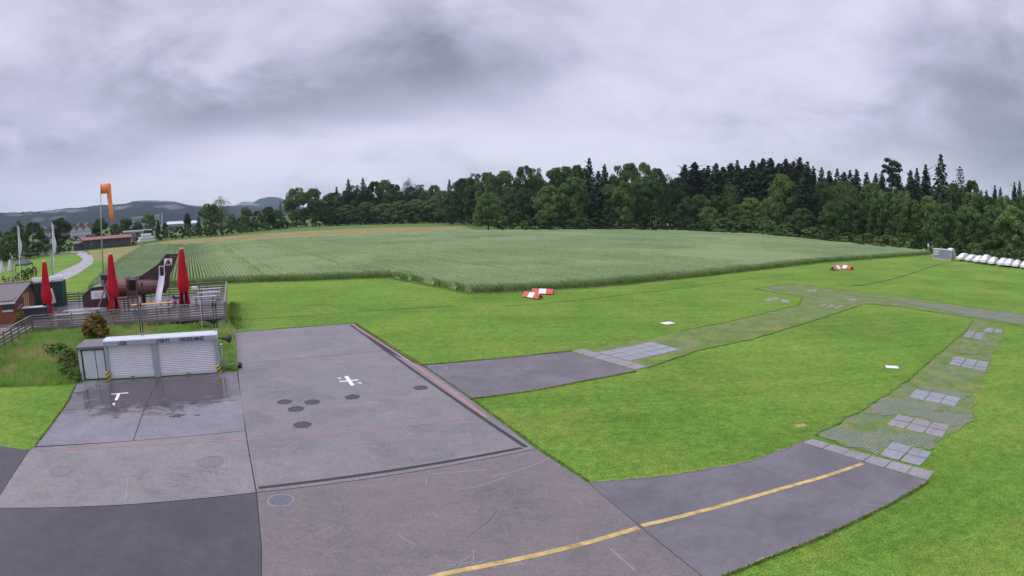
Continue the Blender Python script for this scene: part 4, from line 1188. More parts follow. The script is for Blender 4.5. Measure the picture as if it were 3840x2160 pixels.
# small seats and toys
M['bluepl'] = plain('dark_blue_plastic', (0.05, 0.07, 0.16), 0.4, 0.1)
M['redpl'] = plain('dull_red_plastic', (0.36, 0.06, 0.08), 0.5, 0.1)
u, _ = DV(662, 1118, 8.6)
t = thing('spring_rider', 'dark blue spring rider seat behind the right parasol', 'spring rider', DW(u, 8.6), DA)
mb = MB(); mb.tube([(0.09 * math.cos(i * 0.7), 0.09 * math.sin(i * 0.7), i * 0.012) for i in range(36)], 0.018, 6); mb.build('spring', M['pole_gr'], t, True)
MB().slab([(-0.45, 0.55), (-0.3, 0.85), (-0.1, 0.62), (0.25, 0.62), (0.42, 0.95), (0.5, 0.8), (0.3, 0.40), (-0.25, 0.40)], -0.12, 0.12).build('seat', M['bluepl'], t, bevel=0.03)
MB().tube([(0.3, -0.25, 0.8), (0.3, 0.25, 0.8)], 0.02, 8).build('handle', M['pole_gr'], t)
u, _ = DV(642, 1126, 6.8)
t = thing('toy_rider', 'dull red rocking seat at the foot of the slide', 'rocking seat', DW(u, 6.8), DA + 0.6)
MB().slab([(-0.4, 0.12), (-0.45, 0.6), (-0.3, 0.62), (-0.2, 0.35), (0.3, 0.35), (0.42, 0.55), (0.48, 0.2), (0.2, 0.10)], -0.15, 0.15).build('seat', M['redpl'], t, bevel=0.03)
MB().slab([(-0.5, 0.08), (-0.3, 0.0), (0.3, 0.0), (0.5, 0.08), (0.3, 0.06), (-0.3, 0.06)], -0.2, 0.2).build('rocker', M['wood_gr'], t)
u, _ = DV(547, 1118, 6.5)
t = thing('seat_block', 'small grey seat shaped block under the plane beside the slide', 'block', DW(u, 6.5), DA)
MB().slab([(-0.3, 0.45), (0.0, 0.45), (0.1, 0.12), (0.3, 0.10), (0.3, 0.0), (-0.05, 0.0)], -0.18, 0.18).build('seat', M['ring'], t, bevel=0.02)
u, _ = DV(730, 1091, 9.5)
t = thing('box_stand', 'white box on a thin stand right of the right parasol', 'box', DW(u, 9.5), DA)
MB().tube([(0, 0, 0), (0, 0, 1.0)], 0.03, 8).build('stand', M['pole_gr'], t)
MB().box(-0.28, 0.28, -0.2, 0.2, 1.0, 1.3).build('box', M['white'], t, bevel=0.03)
u, _ = DV(748, 1085, 9.5)
t = thing('plate_stand', 'thin dark stand with a round plate among the right tables', 'stand', DW(u, 9.6), DA)
MB().tube([(0, 0, 0), (0, 0, 1.5)], 0.03, 8).build('stand', M['iron'], t)
MB().lathe([(0.05, 1.5), (0.2, 1.52), (0.2, 1.56), (0.02, 1.57)], 14).build('plate', M['iron'], t)
# ---------------------------------------------------------------- hut, kiosk and terrace at the left edge
M['orange_wood'] = plain('orange_stained_planks', (0.265, 0.068, 0.026), 0.6, 0.22, 2.5, 0, 0.2, (7, 7, 0.4))
M['brown_planks'] = plain('brown_planks', (0.150, 0.075, 0.050), 0.65, 0.25, 2.5, 0, 0.2, (7, 7, 0.4))
M['rooft'] = plain('grey_brown_corrugated_roof', (0.150, 0.128, 0.136), 0.5, 0.22, 2.5, 0, 0.1, (5, 0.4, 1))
M['glass'] = plain('dark_window_glass', (0.03, 0.035, 0.035), 0.12, 0.3, 3, 0, 0, (1, 1, 1), 0.8)
hc = G(58, 1210, ZD)
def HV(px, py, base=None):
    d = ray(px, py); n = Vector((Vv.x, Vv.y, 0)); o = Vector((hc.x, hc.y, 0))
    t = (o - Vector((0, 0, HC))).dot(n) / d.dot(n)
    p = Vector((0, 0, HC)) + d * t
    return (Vector((p.x, p.y)) - Vector(hc[:2])).dot(U), p.z - ZD
hut = thing('wooden_hut', 'orange wooden hut with a grey corrugated roof at the left edge', 'hut', hc, DA)
HL = 6.0
he = HV(57, 1126)[1]
def HU(px, py):
    d = ray(px, py); n = Vector((U.x, U.y, 0)); o = Vector((hc.x + U.x * 0.3, hc.y + U.y * 0.3, 0))
    t = (o - Vector((0, 0, HC))).dot(n) / d.dot(n)
    p = Vector((0, 0, HC)) + d * t
    return (Vector((p.x, p.y)) - Vector(hc[:2])).dot(Vv), p.z - ZD
HR, hr = HU(118, 1060)
HD = HR + 1.3
mb = MB().box(-HL, 0, 0.0, 0.10, 0, he)
mb.build('front_wall', M['orange_wood'], hut)
MB().add([(0.005, 0, 0), (0.005, HD, 0), (0.005, HD, he), (0.005, HR, hr), (0.005, 0, he), (-0.1, 0.101, 0), (-0.1, HD, 0), (-0.1, HD, he), (-0.1, HR, hr), (-0.1, 0.101, he)],
         [(0, 1, 2, 3, 4), (9, 8, 7, 6, 5), (0, 5, 6, 1), (1, 6, 7, 2), (2, 7, 8, 3), (3, 8, 9, 4), (4, 9, 5, 0)]).build('gable_wall', M['brown_planks'], hut)
MB().box(-HL, -0.11, HD - 0.1, HD, 0, he).build('back_wall', M['brown_planks'], hut)
vs, fs = [], []
nw = 60
for i in range(nw + 1):
    x = -HL + (HL + 0.35) * i / nw; dz = 0.02 * (i % 2)
    for (y, z) in ((-0.42, he - 0.20), (HR, hr + 0.06), (HD + 0.3, he - 0.15)):
        vs.append((x, y, z + dz + 0.05))
for i in range(nw + 1):
    x = -HL + (HL + 0.35) * i / nw
    for (y, z) in ((-0.42, he - 0.20), (HR, hr + 0.06), (HD + 0.3, he - 0.15)):
        vs.append((x, y, z - 0.02))
o3 = 3 * (nw + 1)
for i in range(nw):
    for j in (0, 1):
        a = 3 * i + j
        fs += [(a, a + 3, a + 4, a + 1), (o3 + a, o3 + a + 1, o3 + a + 4, o3 + a + 3)]
    fs += [(3 * i, o3 + 3 * i, o3 + 3 * i + 3, 3 * i + 3), (3 * i + 2, 3 * i + 5, o3 + 3 * i + 5, o3 + 3 * i + 2)]
fs += [(3 * nw, o3 + 3 * nw, o3 + 3 * nw + 1, 3 * nw + 1), (3 * nw + 1, o3 + 3 * nw + 1, o3 + 3 * nw + 2, 3 * nw + 2)]
MB().add(vs, fs).build('roof', M['rooft'], hut)
MB().bar((-HL, HR, hr + 0.15), (0.36, HR, hr + 0.15), 0.25, 0.05).build('ridge_cap', M['stone'], hut)
MB().box(-HL, 0.36, -0.52, -0.42, he - 0.22, he - 0.10).build('gutter', M['metal_lt'], hut)
for sgn, (ya, za), (yb, zb_) in ((1, (-0.42, he - 0.22), (HR, hr + 0.04)), (1, (HR, hr + 0.04), (HD + 0.3, he - 0.17))):
    MB().bar((0.33, ya, za), (0.33, yb, zb_), 0.05, 0.16, (0, 0, 1)).build('barge_board', M['wood_dk'], hut)
w0, w1 = HV(9, 1140)[0], HV(46, 1140)[0]; wz0, wz1 = HV(27, 1162)[1], HV(27, 1131)[1]
win = MB().box(w0, w1, -0.03, -0.005, wz0, wz1).build('window', M['glass'], hut)
MB().box(w0 - 0.05, w1 + 0.05, -0.10, -0.03, wz0 - 0.16, wz0 - 0.003).build('sill', M['metal_lt'], win)
MB().box(w0 - 0.08, w0 - 0.002, -0.05, -0.006, wz0, wz1).box(w1 + 0.002, w1 + 0.08, -0.05, -0.006, wz0, wz1).box(w0 - 0.08, w1 + 0.08, -0.05, -0.006, wz1 + 0.002, wz1 + 0.09).build('frame', M['orange_wood'], win)
MB().lathe([(0.33, 0), (0.33, 0.03), (0.28, 0.04), (0.02, 0.04)], 20).build('oval_sign', M['pole_gr'], hut).matrix_local = Matrix.Translation((0.01, HR * 0.55, he + 0.12)) @ Matrix.Rotation(R(90), 4, 'Y') @ Matrix.Diagonal((0.7, 1, 1, 1))
MB().bar((0.04, 0.9, he - 0.85), (0.04, 2.2, he - 0.62), 0.06, 0.10).build('sloping_rail', M['wood_or'], hut)
for y in (2.9, 3.4, 3.95):
    MB().box(0.006, 0.03, y, y + 0.3, 0, he + 0.2).build('corner_plank', M['wood_or'], hut)
# round sign on a dark post
def terr(px, py): return G(px, py, ZD)
p = terr(134, 1152)
t = thing('round_sign', 'round white sign with dark bands on a post beside the hut', 'sign', p, DA)
zc_ = AT(143, 1075, math.hypot(p.x, p.y)).z - ZD
MB().box(-0.2, 0.12, 0.1, 0.22, 0, zc_ + 0.6).build('post', M['wood_dk'], t)
disc = MB(); disc.lathe([(0.46, 0), (0.46, 0.10), (0.43, 0.12), (0.02, 0.12)], 28)
dk = disc.build('rim', M['bluepl'], t); 
rot = Matrix.Translation((0.22, 0.05, zc_)) @ Matrix.Rotation(R(90), 4, 'X') @ Matrix.Rotation(R(0), 4, 'Z')
dk.matrix_local = rot
f_ = MB().lathe([(0.40, 0.122), (0.40, 0.135), (0.02, 0.136)], 28).build('face', M['white'], t); f_.matrix_local = rot
bd = MB().box(-0.36, 0.36, 0.05, 0.11, 0.137, 0.142).box(-0.38, 0.38, -0.11, -0.05, 0.137, 0.142).box(-0.2, 0.2, -0.24, -0.2, 0.137, 0.142).box(-0.05, 0.05, -0.35, -0.28, 0.137, 0.142).box(-0.05, 0.05, 0.2, 0.3, 0.137, 0.142)
bo = bd.build('lettering', M['fascia'], t); bo.matrix_local = rot
MB().box(0.05, 0.45, -0.02, 0.02, zc_ - 0.75, zc_ - 0.55).build('small_board', M['white'], t)
p = terr(153, 1150)
t = thing('menu_board', 'narrow orange board standing left of the left red parasol', 'board', p, DA)
zc_ = AT(153, 1103, math.hypot(p.x, p.y)).z - ZD
MB().box(-0.16, 0.16, -0.02, 0.02, zc_ - 0.45, zc_ + 0.45).build('panel', M['wood_or'], t)
MB().box(-0.04, 0.04, 0.021, 0.08, 0, zc_ + 0.3).build('post', M['wood_dk'], t)
# dark counter
p = terr(138, 1196)
t = thing('bar_counter', 'dark blue grey bar counter behind the corner of the deck fence', 'counter', p, DA)
MB().box(-1.2, 1.2, -0.35, 0.35, 0, 1.0).build('body', M['dark_frame'], t)
MB().box(-1.35, 1.3, -0.45, 0.4, 1.0, 1.06).build('top', M['metal_lt'], t)
# green kiosk with white boxes on its roof
k0 = DW(-21.3, 12.2)
def KV(px, py, v=12.2): return DV(px, py, v)
ku0, ku1 = KV(128, 1080)[0], KV(233, 1080)[0]; kz = KV(215, 1056)[1]
M['dkgreen'] = plain('dark_green_panel', (0.012, 0.050, 0.042), 0.45, 0.2, 3)
kio = thing('green_kiosk', 'dark green kiosk with a pale flat roof behind the left parasol', 'kiosk', DW(ku0, 12.2), DA)
MB().box(0, ku1 - ku0, 0, 1.5, -0.06, kz).build('wall', M['dkgreen'], kio)
MB().box(-0.1, ku1 - ku0 + 0.0, -0.12, 1.6, kz + 0.003, kz + 0.10).build('roof', M['pole_gr'], kio)
for i in range(6):
    x = (ku1 - ku0) * (i + 1) / 7
    MB().box(x - 0.02, x + 0.02, -0.02, -0.001, 0, kz).build('batten', M['dark_frame'], kio)
for (x0, x1, y0, y1, lab) in ((118, 155, 1042, 1048, 'long white box on the kiosk roof left of the red parasol'), (186, 204, 1040, 1047, 'short white box on the kiosk roof just right of the red parasol'), (186, 234, 1029, 1036, 'long white box at the back of the kiosk roof right of the parasol')):
    v = 12.5 if y0 > 1035 else 13.2
    a, b2 = KV(x0, y1, v), KV(x1, y0, v)
    zb2 = kz + 0.104 + (0.0 if y0 > 1035 else 0.0)
    t = thing('roof_box', lab, 'box', DW(a[0], v, zb2), DA, 'white boxes on the kiosk roof')
    MB().box(0, b2[0] - a[0], 0, 0.35, 0.04, 0.36).build('body', M['white'], t, bevel=0.02)
    MB().box(0.1, 0.3, 0.05, 0.3, 0, 0.038).build('foot', M['iron'], t); MB().box(b2[0] - a[0] - 0.3, b2[0] - a[0] - 0.1, 0.05, 0.3, 0, 0.038).build('foot', M['iron'], t)
def folded(px, py, top, r, mat, label, name='folded_parasol', z=None, group=None):
    p = G(px, py, ZD if z is None else z)
    H = AT(px, top, math.hypot(p.x, p.y)).z - p.z
    t = thing(name, label, 'parasol', p, 0, group)
    MB().tube([(0, 0, 0), (0, 0, H)], 0.03, 8).build('pole', M['pole_gr'], t)
    MB().lathe([(r * 1.0, H * 0.30), (r * 1.05, H * 0.36), (r * 0.75, H * 0.62), (r * 0.4, H * 0.88), (r * 0.12, H)], 20, wob=lambda tt, j: 1 + 0.14 * math.cos(6 * tt)).build('canopy', mat, t, True)
    MB().box(-0.25, 0.25, -0.25, 0.25, 0, 0.06).build('base_plate', M['iron'], t)
folded(201, 1162, 1080, 0.30, M['pinkcloth'], 'pale pink folded parasol leaning beside the left red parasol')
# garden restaurant further left
GZ = 0.0
folded(40, 1040, 972, 0.55, M['whitecloth'], 'white folded garden parasol right of the roof at the left edge', z=GZ, group='white folded parasols in the garden')
folded(9, 1046, 978, 0.55, M['whitecloth'], 'white folded garden parasol farthest left in the garden', z=GZ, group='white folded parasols in the garden')
# gazebo tent
p = G(92, 1020)
t = thing('gazebo_tent', 'dark grey gazebo tent with open sides in the garden', 'gazebo', p, R(20))
gw = (115 - 56) / 2271 * math.hypot(p.x, p.y) / 2
hz0 = AT(84, 995, math.hypot(p.x, p.y)).z; hz1 = AT(84, 968, math.hypot(p.x, p.y)).z
M['tent'] = plain('dark_tent_cloth', (0.085, 0.088, 0.115), 0.7, 0.2, 1.5)
mb = MB(); e = gw * 0.92
mb.add([(-e, -e, hz0 + 0.35), (e, -e, hz0 + 0.35), (e, e, hz0 + 0.35), (-e, e, hz0 + 0.35), (0, 0, hz1), (-e, -e, hz0), (e, -e, hz0), (e, e, hz0), (-e, e, hz0)],
       [(0, 1, 4), (1, 2, 4), (2, 3, 4), (3, 0, 4), (5, 6, 1, 0), (6, 7, 2, 1), (7, 8, 3, 2), (8, 5, 0, 3)])
mb.build('canopy', M['tent'], t)
for sx_ in (-1, 1):
    for sy_ in (-1, 1):
        MB().box(sx_ * e * 0.96 - 0.05, sx_ * e * 0.96 + 0.05, sy_ * e * 0.96 - 0.05, sy_ * e * 0.96 + 0.05, 0, hz0).build('leg', M['iron'], t)
# dark frame with two posts and a crossbar
pA, pB = G(49, 1047), G(198, 1036)
HA_, HB_ = AT(43, 958, math.hypot(pA.x, pA.y)).z, AT(192, 946, math.hypot(pB.x, pB.y)).z
t = thing('steel_frame', 'tall dark steel frame of two posts and a crossbar behind the kiosk', 'frame', (pA.x, pA.y, 0), 0)
dB = pB - pA
pa2 = AT(43, 958, math.hypot(pA.x, pA.y)) - pA; pb2 = AT(192, 946, math.hypot(pB.x, pB.y)) - pA
MB().tube([(0, 0, 0), (0, 0, pa2.z)], 0.16, 10).build('post', M['pole_gr'], t)
MB().tube([(dB.x, dB.y, 0), (dB.x, dB.y, pb2.z)], 0.2, 10).build('post', M['pole_gr'], t)
MB().tube([(0, 0, pa2.z), (dB.x, dB.y, pb2.z)], 0.10, 8).build('crossbar', M['iron'], t)
# flagpoles
def flagpole(px, py, tx, top, label):
    p = G(px, py, ZD * 0.6); dist = math.hypot(p.x, p.y)
    H = AT(tx, top, dist).z - p.z
    t = thing('flagpole', label, 'flagpole', p, 0, 'white flagpoles by the terrace')
    MB().tube([(0, 0, -0.6), (0, 0, H)], [0.06, 0.035], 10).build('pole', M['m_white'], t, True)
    vs, fs = [], []
    rows = 16
    FH = H * 0.40
    for j in range(rows + 1):
        s = j / rows; z = H - 0.15 - FH * s
        w = (0.12 + 0.36 * math.sin(math.pi * min(1, s * 0.75)) ** 1.3) * (1 if s < 0.85 else 1.0 - (s - 0.85) * 3)
        for k in range(6):
            q = k / 5
            vs.append((0.05 + w * q, 0.12 * math.sin(q * 9 + j * 0.5) * q + 0.05, z - 0.15 * q))
    fs = [(j * 6 + k, j * 6 + k + 1, (j + 1) * 6 + k + 1, (j + 1) * 6 + k) for j in range(rows) for k in range(5)]
    f = MB().add(vs, fs).build('flag', M['flag'], t, True)
    so = f.modifiers.new('cloth', 'SOLIDIFY'); so.thickness = 0.01
    return t
n = NT('pale_flag_cloth'); pp = n.pos(True)
fz = n.noise(pp, 1.1, 3, 0.5, 0.4); n.col(n.ramp(fz, [(0.40, (0.66, 0.67, 0.72)), (0.56, (0.66, 0.67, 0.72)), (0.58, (0.22, 0.30, 0.36)), (0.66, (0.60, 0.62, 0.70))])); n.rough(0.8)
M['flag'] = n.m
flagpole(83, 1110, 70, 846, 'white flagpole with a drooping pale flag above the hut roof')
flagpole(211, 1112, 191, 835, 'white flagpole with a drooping pale flag beside the green kiosk')
# clipped shrubs, flower pots and seats in the garden
# windsock
p = G(391, 1066)
dist = math.hypot(p.x, p.y)
wt = AT(383, 690, dist)
t = thing('windsock', 'orange windsock hanging slack from a tall grey mast', 'windsock', (p.x, p.y, 0), 0)
Hm = AT(383, 688, dist).z
MB().tube([(0, 0, 0), (0, 0, Hm * 0.5), (0, 0, Hm)], [0.11, 0.09, 0.06], 10).build('mast', M['pole_gr'], t, True)
M['orange'] = plain('orange_windsock_cloth', (1.0, 0.27, 0.11), 0.7, 0.12, 1.2)
view = Vector((p.y, -p.x, 0)).normalized()        # to the right as seen
pxm = dist / 2271
w_ = 32 * pxm; h_ = 36 * pxm
pts = []
MB_ = MB()
def sockpath(L_, n_):
    MB_.tube([tuple(view * a + Vector((0, 0, Hm + b))) for a, b, r in L_], [r for a, b, r in L_], n_, cap=False)
sockpath([(0.0, -h_ * 0.5, h_ * 0.51), (0.5 * w_, -h_ * 0.52, h_ * 0.50), (0.92 * w_, -h_ * 0.50, h_ * 0.49), (1.0 * w_, -h_ * 0.5, h_ * 0.40)], 20)
sockpath([(0.99 * w_, -h_ * 0.02, h_ * 0.20), (1.0 * w_, -h_ * 0.25, h_ * 0.25), (1.06 * w_, -h_ * 1.2, h_ * 0.26), (1.18 * w_, -h_ * 2.0, h_ * 0.24), (1.29 * w_, -h_ * 2.9, h_ * 0.22), (1.38 * w_, -h_ * 3.75, h_ * 0.20)], 14)
sk = MB_.build('sock', M['orange'], t, True); so = sk.modifiers.new('cloth', 'SOLIDIFY'); so.thickness = 0.03
rg = MB(); rg.tube([tuple(view * 0.02 + Vector((-view.y, view.x, 0)) * (h_ * 0.53 * math.cos(a)) + Vector((0, 0, Hm - h_ * 0.5 + h_ * 0.53 * math.sin(a)))) for a in [2 * math.pi * k / 24 for k in range(25)]], 0.04, 6)
rg.build('hoop', M['pole_gr'], t)
# ---------------------------------------------------------------- the crop: one ridge per drilled row
M['crop'] = leaf_mat('green_cereal', (0.140, 0.230, 0.082), (0.225, 0.325, 0.135), (0.315, 0.410, 0.200), 0.05, 0, ((0.30, 0.39, 0.18), 0.03), 1.6)
M['cropblade'] = leaf_mat('cereal_stalks', (0.145, 0.235, 0.078), (0.235, 0.340, 0.130), (0.335, 0.425, 0.200), 0.3, 0, ((0.28, 0.36, 0.14), 0.2), 2.0)
HCROP = 0.85
crop_poly = [W(330, 1087), W(600, 1075), W(842, 1062), W(1160, 1052), W(1468, 1040), W(1560, 1056), W(1680, 1082), W(1774, 1099), W(2000, 1091), W(2236, 1076), W(2650, 1036), W(3071, 985), W(3300, 968), W(3490, 953)] + \
    [Vector(G(*q, HCROP)[:2]) for q in [(3482, 937), (3300, 922), (3080, 900), (2880, 880), (2600, 864), (2200, 859), (1766, 862), (1316, 880), (910, 900), (530, 917), (430, 975), (370, 1020)]]
rdir = Vector((math.cos(R(-59.0)), math.sin(R(-59.0)))); rper = Vector((-rdir.y, rdir.x))
def clip_rows(poly, pitch):
    P = [(p.dot(rdir), p.dot(rper)) for p in poly]
    lo, hi = min(q[1] for q in P), max(q[1] for q in P)
    y = lo + pitch / 2; out = []
    while y < hi:
        xs = []
        for i in range(len(P)):
            (x0, y0), (x1, y1) = P[i], P[(i + 1) % len(P)]
            if (y0 <= y) != (y1 <= y): xs.append(x0 + (x1 - x0) * (y - y0) / (y1 - y0))
        xs.sort()
        out += [(y, xs[i], xs[i + 1]) for i in range(0, len(xs) - 1, 2)]
        y += pitch
    return out
rs = np.random.RandomState(3)
rowvar = np.convolve(rs.normal(0, 1, 2000), [1, 2, 2, 1], 'same') * 0.040
PITCH_R = 0.46
rows = clip_rows(crop_poly, PITCH_R)
VV, FF = [], []
cnt = 0
for ri, (y, x0, x1) in enumerate(rows):
    if x1 - x0 < 2.5: continue
    n = max(2, int((x1 - x0) / 2.2))
    xs = np.concatenate([[x0 + rs.uniform(0, .5), x0 + 0.9], np.linspace(x0 + 1.5, max(x1 - 1.5, x0 + 1.6), max(n - 3, 2)), [max(x1 - 0.9, x0 + 1.7), max(x1 - rs.uniform(0, .5), x0 + 1.75)]]); n = len(xs) - 1
    tram = (ri % 30) in (0, 4)
    h = HCROP * (0.50 if tram else 1.0 + rowvar[ri]) + rs.uniform(-0.05, 0.05, n + 1)
    h *= 0.93 + 0.09 * np.sin(xs * 0.11 + y * 0.05)
    h *= np.clip(0.30 + 0.55 * np.minimum(xs - x0, x1 - xs), 0, 1)
    yj = y + rs.uniform(-0.03, 0.03, n + 1)
    w = 0.50 * PITCH_R; wt = 0.19 * PITCH_R
    prof = [(-w, 0.08), (-wt, 0.94), (wt, 1.0), (w, 0.08)]
    for k, (dy, dz) in enumerate(prof):
        yy = yj + dy
        VV.append(np.stack([xs * rdir.x + yy * rper.x, xs * rdir.y + yy * rper.y, h * dz], 1))
    base = cnt
    for k in range(3):
        a = base + k * (n + 1) + np.arange(n)
        FF.append(np.stack([a, a + 1, a + n + 2, a + n + 1], 1))
    cnt += 4 * (n + 1)
me = fast_mesh('crop_field', np.concatenate(VV), np.concatenate(FF))
me.materials.append(M['crop'])
o = link('crop_field', me); o['kind'] = 'stuff'; tag(o, 'field of grey green cereal drilled in rows in front of the forest', 'crop')
# stalks along the near edges, and ears standing out of the canopy
def edge_pts(poly, n, depth, seed):
    r = np.random.RandomState(seed)
    P = np.array([tuple(p)[:2] for p in poly]); seg = P[1:] - P[:-1]; L_ = np.linalg.norm(seg, axis=1)
    k = r.choice(len(seg), n, p=L_ / L_.sum()); t = r.rand(n, 1)
    nn = np.stack([-seg[k, 1], seg[k, 0]], 1) / L_[k][:, None]
    q = P[k] + seg[k] * t + nn * (r.beta(1.0, 2.2, n)[:, None] * depth) 
    return np.concatenate([q, np.zeros((n, 1))], 1)
ep = edge_pts(crop_poly[:14], 95000, 3.2, 5)
o = blades('crop_edge', ep, 0.40, 0.86, 0.055, M['cropblade'], 6, 0.25); o['kind'] = 'stuff'; tag(o, 'uneven standing edge of the cereal field towards the lawn', 'crop')
# ears over the near canopy
def poly_pts(n, seed, near):
    r = np.random.RandomState(seed); out = []
    k = r.choice(len(rows), n * 4)
    Y = np.array([q[0] for q in rows])[k]; X0 = np.array([q[1] for q in rows])[k]; X1 = np.array([q[2] for q in rows])[k]
    X = X0 + (X1 - X0) * r.rand(len(k)); Y = Y + r.normal(0, 0.06, len(k))
    p = np.stack([X * rdir.x + Y * rper.x, X * rdir.y + Y * rper.y], 1)
    d = np.linalg.norm(p, axis=1)
    keep = r.rand(len(k)) < np.clip((near / d) ** 2, 0, 1)
    p = p[keep][:n]
    return np.concatenate([p, np.full((len(p), 1), HCROP * 0.72)], 1)
pp_ = poly_pts(40000, 8, 75)
o = blades('crop_ears', pp_, 0.10, 0.36, 0.05, M['cropblade'], 7, 0.4); o['kind'] = 'stuff'; tag(o, 'ears and leaves standing out of the cereal field', 'crop')
# rough grass fringe at the foot of the crop, deck and lawn borders
M['fringe'] = leaf_mat('fringe_grass', (0.085, 0.150, 0.030), (0.150, 0.250, 0.050), (0.230, 0.320, 0.085), 0.5, 0, ((0.32, 0.30, 0.13), 0.4), 2.5)
fr = edge_pts([W(330, 1092), W(600, 1079), W(842, 1066), W(1468, 1044), W(1774, 1103), W(2236, 1080), W(3071, 988), W(3490, 956)], 12000, -0.6, 11)
strip = [DW(0.25, t) for t in (0, 3, 6, 9, 12, 14.5)]
fr2 = edge_pts(strip, 1300, -1.2, 12)
fr3 = edge_pts([W(878, 1243), W(884, 1300), W(889, 1360), W(889, 1393)], 1200, -1.3, 13)
fr4 = edge_pts([W(287, 1446), W(262, 1500), W(200, 1590), W(135, 1675)], 1500, -0.12, 14)
fr5 = edge_pts([W(1574, 1371), W(1700, 1361), W(1900, 1343), W(2146, 1317)], 1800, 0.15, 15)
fr6 = edge_pts([W(2384, 1393), W(2200, 1427), W(1990, 1467), W(1762, 1496)], 1800, 0.15, 16)
fr7 = edge_pts([W(3478, 1808), W(3346, 1885), W(3241, 1937), W(3110, 2000), W(2900, 2084), W(2705, 2162)], 2200, 0.15, 17)
fr8 = edge_pts([W(1330, 1212), W(1580, 1369), W(1764, 1494), W(2014, 1681), W(2207, 1809)], 2600, 0.12, 18)
allf = np.concatenate([fr, fr2, fr3, fr4, fr5, fr6, fr7, fr8])
sz = np.concatenate([np.full(len(fr), 0.8), np.full(len(fr2), 1.1), np.full(len(fr3), 1.1), np.full(len(fr4) + len(fr5) + len(fr6) + len(fr7) + len(fr8), 0.30)])
o = blades('border_grass', allf, 0.10, 0.30, 0.03, M['fringe'], 19, 0.6, sz); o['kind'] = 'stuff'; tag(o, 'longer grass fringe along the edges of the paving, deck and field', 'grass')
# ---------------------------------------------------------------- trees
M['bark'] = plain('bark', (0.085, 0.062, 0.048), 0.9, 0.3, 3, 0, 0.3, (6, 6, 0.6))
M['bark_pine'] = plain('orange_pine_bark', (0.24, 0.12, 0.085), 0.9, 0.3, 2, 0, 0.3, (5, 5, 0.6))
M['lf_dark'] = leaf_mat('dark_broadleaf', (0.030, 0.060, 0.020), (0.068, 0.120, 0.038), (0.122, 0.190, 0.062), 0.30, 0.35, None, 1.1)
M['lf_mid'] = leaf_mat('broadleaf', (0.036, 0.076, 0.020), (0.080, 0.146, 0.039), (0.145, 0.225, 0.068), 0.30, 0.35, None, 1.1)
M['lf_light'] = leaf_mat('light_broadleaf', (0.052, 0.100, 0.024), (0.112, 0.184, 0.046), (0.180, 0.262, 0.078), 0.30, 0.25, None, 1.1)
M['lf_conif'] = leaf_mat('dark_needles', (0.016, 0.030, 0.020), (0.034, 0.058, 0.035), (0.062, 0.092, 0.052), 0.30, 0.3, None, 1.1)
M['lf_grey'] = leaf_mat('sparse_grey_twigs', (0.050, 0.055, 0.048), (0.080, 0.085, 0.070), (0.110, 0.115, 0.095), 0.30, 0.2, None, 1.1)
M['lf_gold'] = leaf_mat('golden_shrub', (0.130, 0.085, 0.020), (0.240, 0.150, 0.034), (0.360, 0.240, 0.065), 0.8, 0, ((0.090, 0.125, 0.028), 1.2), 4.0)
def cards(C_, Nrm, size, rs, aspect=1.0):
    """irregular four-cornered leaf clusters centred at C_, facing about Nrm"""
    n = len(C_)
    Nrm = Nrm + rs.normal(0, 0.55, (n, 3)); Nrm /= np.linalg.norm(Nrm, axis=1)[:, None] + 1e-9
    t = rs.normal(0, 1, (n, 3)); t -= (t * Nrm).sum(1)[:, None] * Nrm; t /= np.linalg.norm(t, axis=1)[:, None] + 1e-9
    b = np.cross(Nrm, t)
    s = (size * rs.uniform(0.55, 1.35, n))[:, None]
    V = np.zeros((n, 4, 3))
    V[:, 0] = C_ + t * s * rs.uniform(.35, .7, (n, 1)); V[:, 1] = C_ + b * s * aspect * rs.uniform(.35, .65, (n, 1))
    V[:, 2] = C_ - t * s * rs.uniform(.35, .7, (n, 1)); V[:, 3] = C_ - b * s * aspect * rs.uniform(.35, .65, (n, 1))
    return V
def deciduous(name, seed, n=5200, wide=0.34, low=0.10, nclump=70, leaf=0.030, loose=0.0, shape=1.0):
    """unit-high crown; clumps of leaves on an uneven envelope"""
    rs = np.random.RandomState(seed)
    cs, rr = [], []
    ph = rs.uniform(0, 6.28, 4)
    for i in range(nclump):
        h = rs.beta(1.3, 1.15)
        z = low + (0.97 - low) * h
        prof = (math.sin(math.pi * (0.10 + 0.88 * h) ** shape)) ** 0.62
        a = rs.uniform(0, 2 * math.pi)
        lob = 1 + 0.20 * math.sin(2 * a + ph[0] + 5 * h) + 0.14 * math.sin(3 * a + ph[1] - 4 * h)
        r = wide * prof * lob * rs.uniform(0.45, 1.0) ** 0.6
        cs.append((r * math.cos(a), r * math.sin(a), z)); rr.append(rs.uniform(0.045, 0.10) * (0.75 + 0.5 * prof))
    cs = np.array(cs); rr = np.array(rr)
    k = rs.choice(nclump, n, p=rr ** 2 / (rr ** 2).sum())
    d = rs.normal(0, 1, (n, 3)); d[:, 2] = d[:, 2] * 0.8 + 0.25; d /= np.linalg.norm(d, axis=1)[:, None]
    rad = rr[k] * rs.uniform(0.35, 1.0, n) ** 0.5 * (1 + loose * rs.rand(n))
    P = cs[k] + d * rad[:, None] * np.array([1.15, 1.15, 0.85])
    P[:, 2] = np.minimum(P[:, 2], 1.0 - rs.uniform(0, 0.03, n))
    P[:, 2] = np.maximum(P[:, 2], 0.015)
    nr = d + np.array([0, 0, 0.45])
    V = cards(P, nr, leaf, rs)
    return fast_mesh(name, V.reshape(-1, 3), np.arange(4 * n).reshape(n, 4))
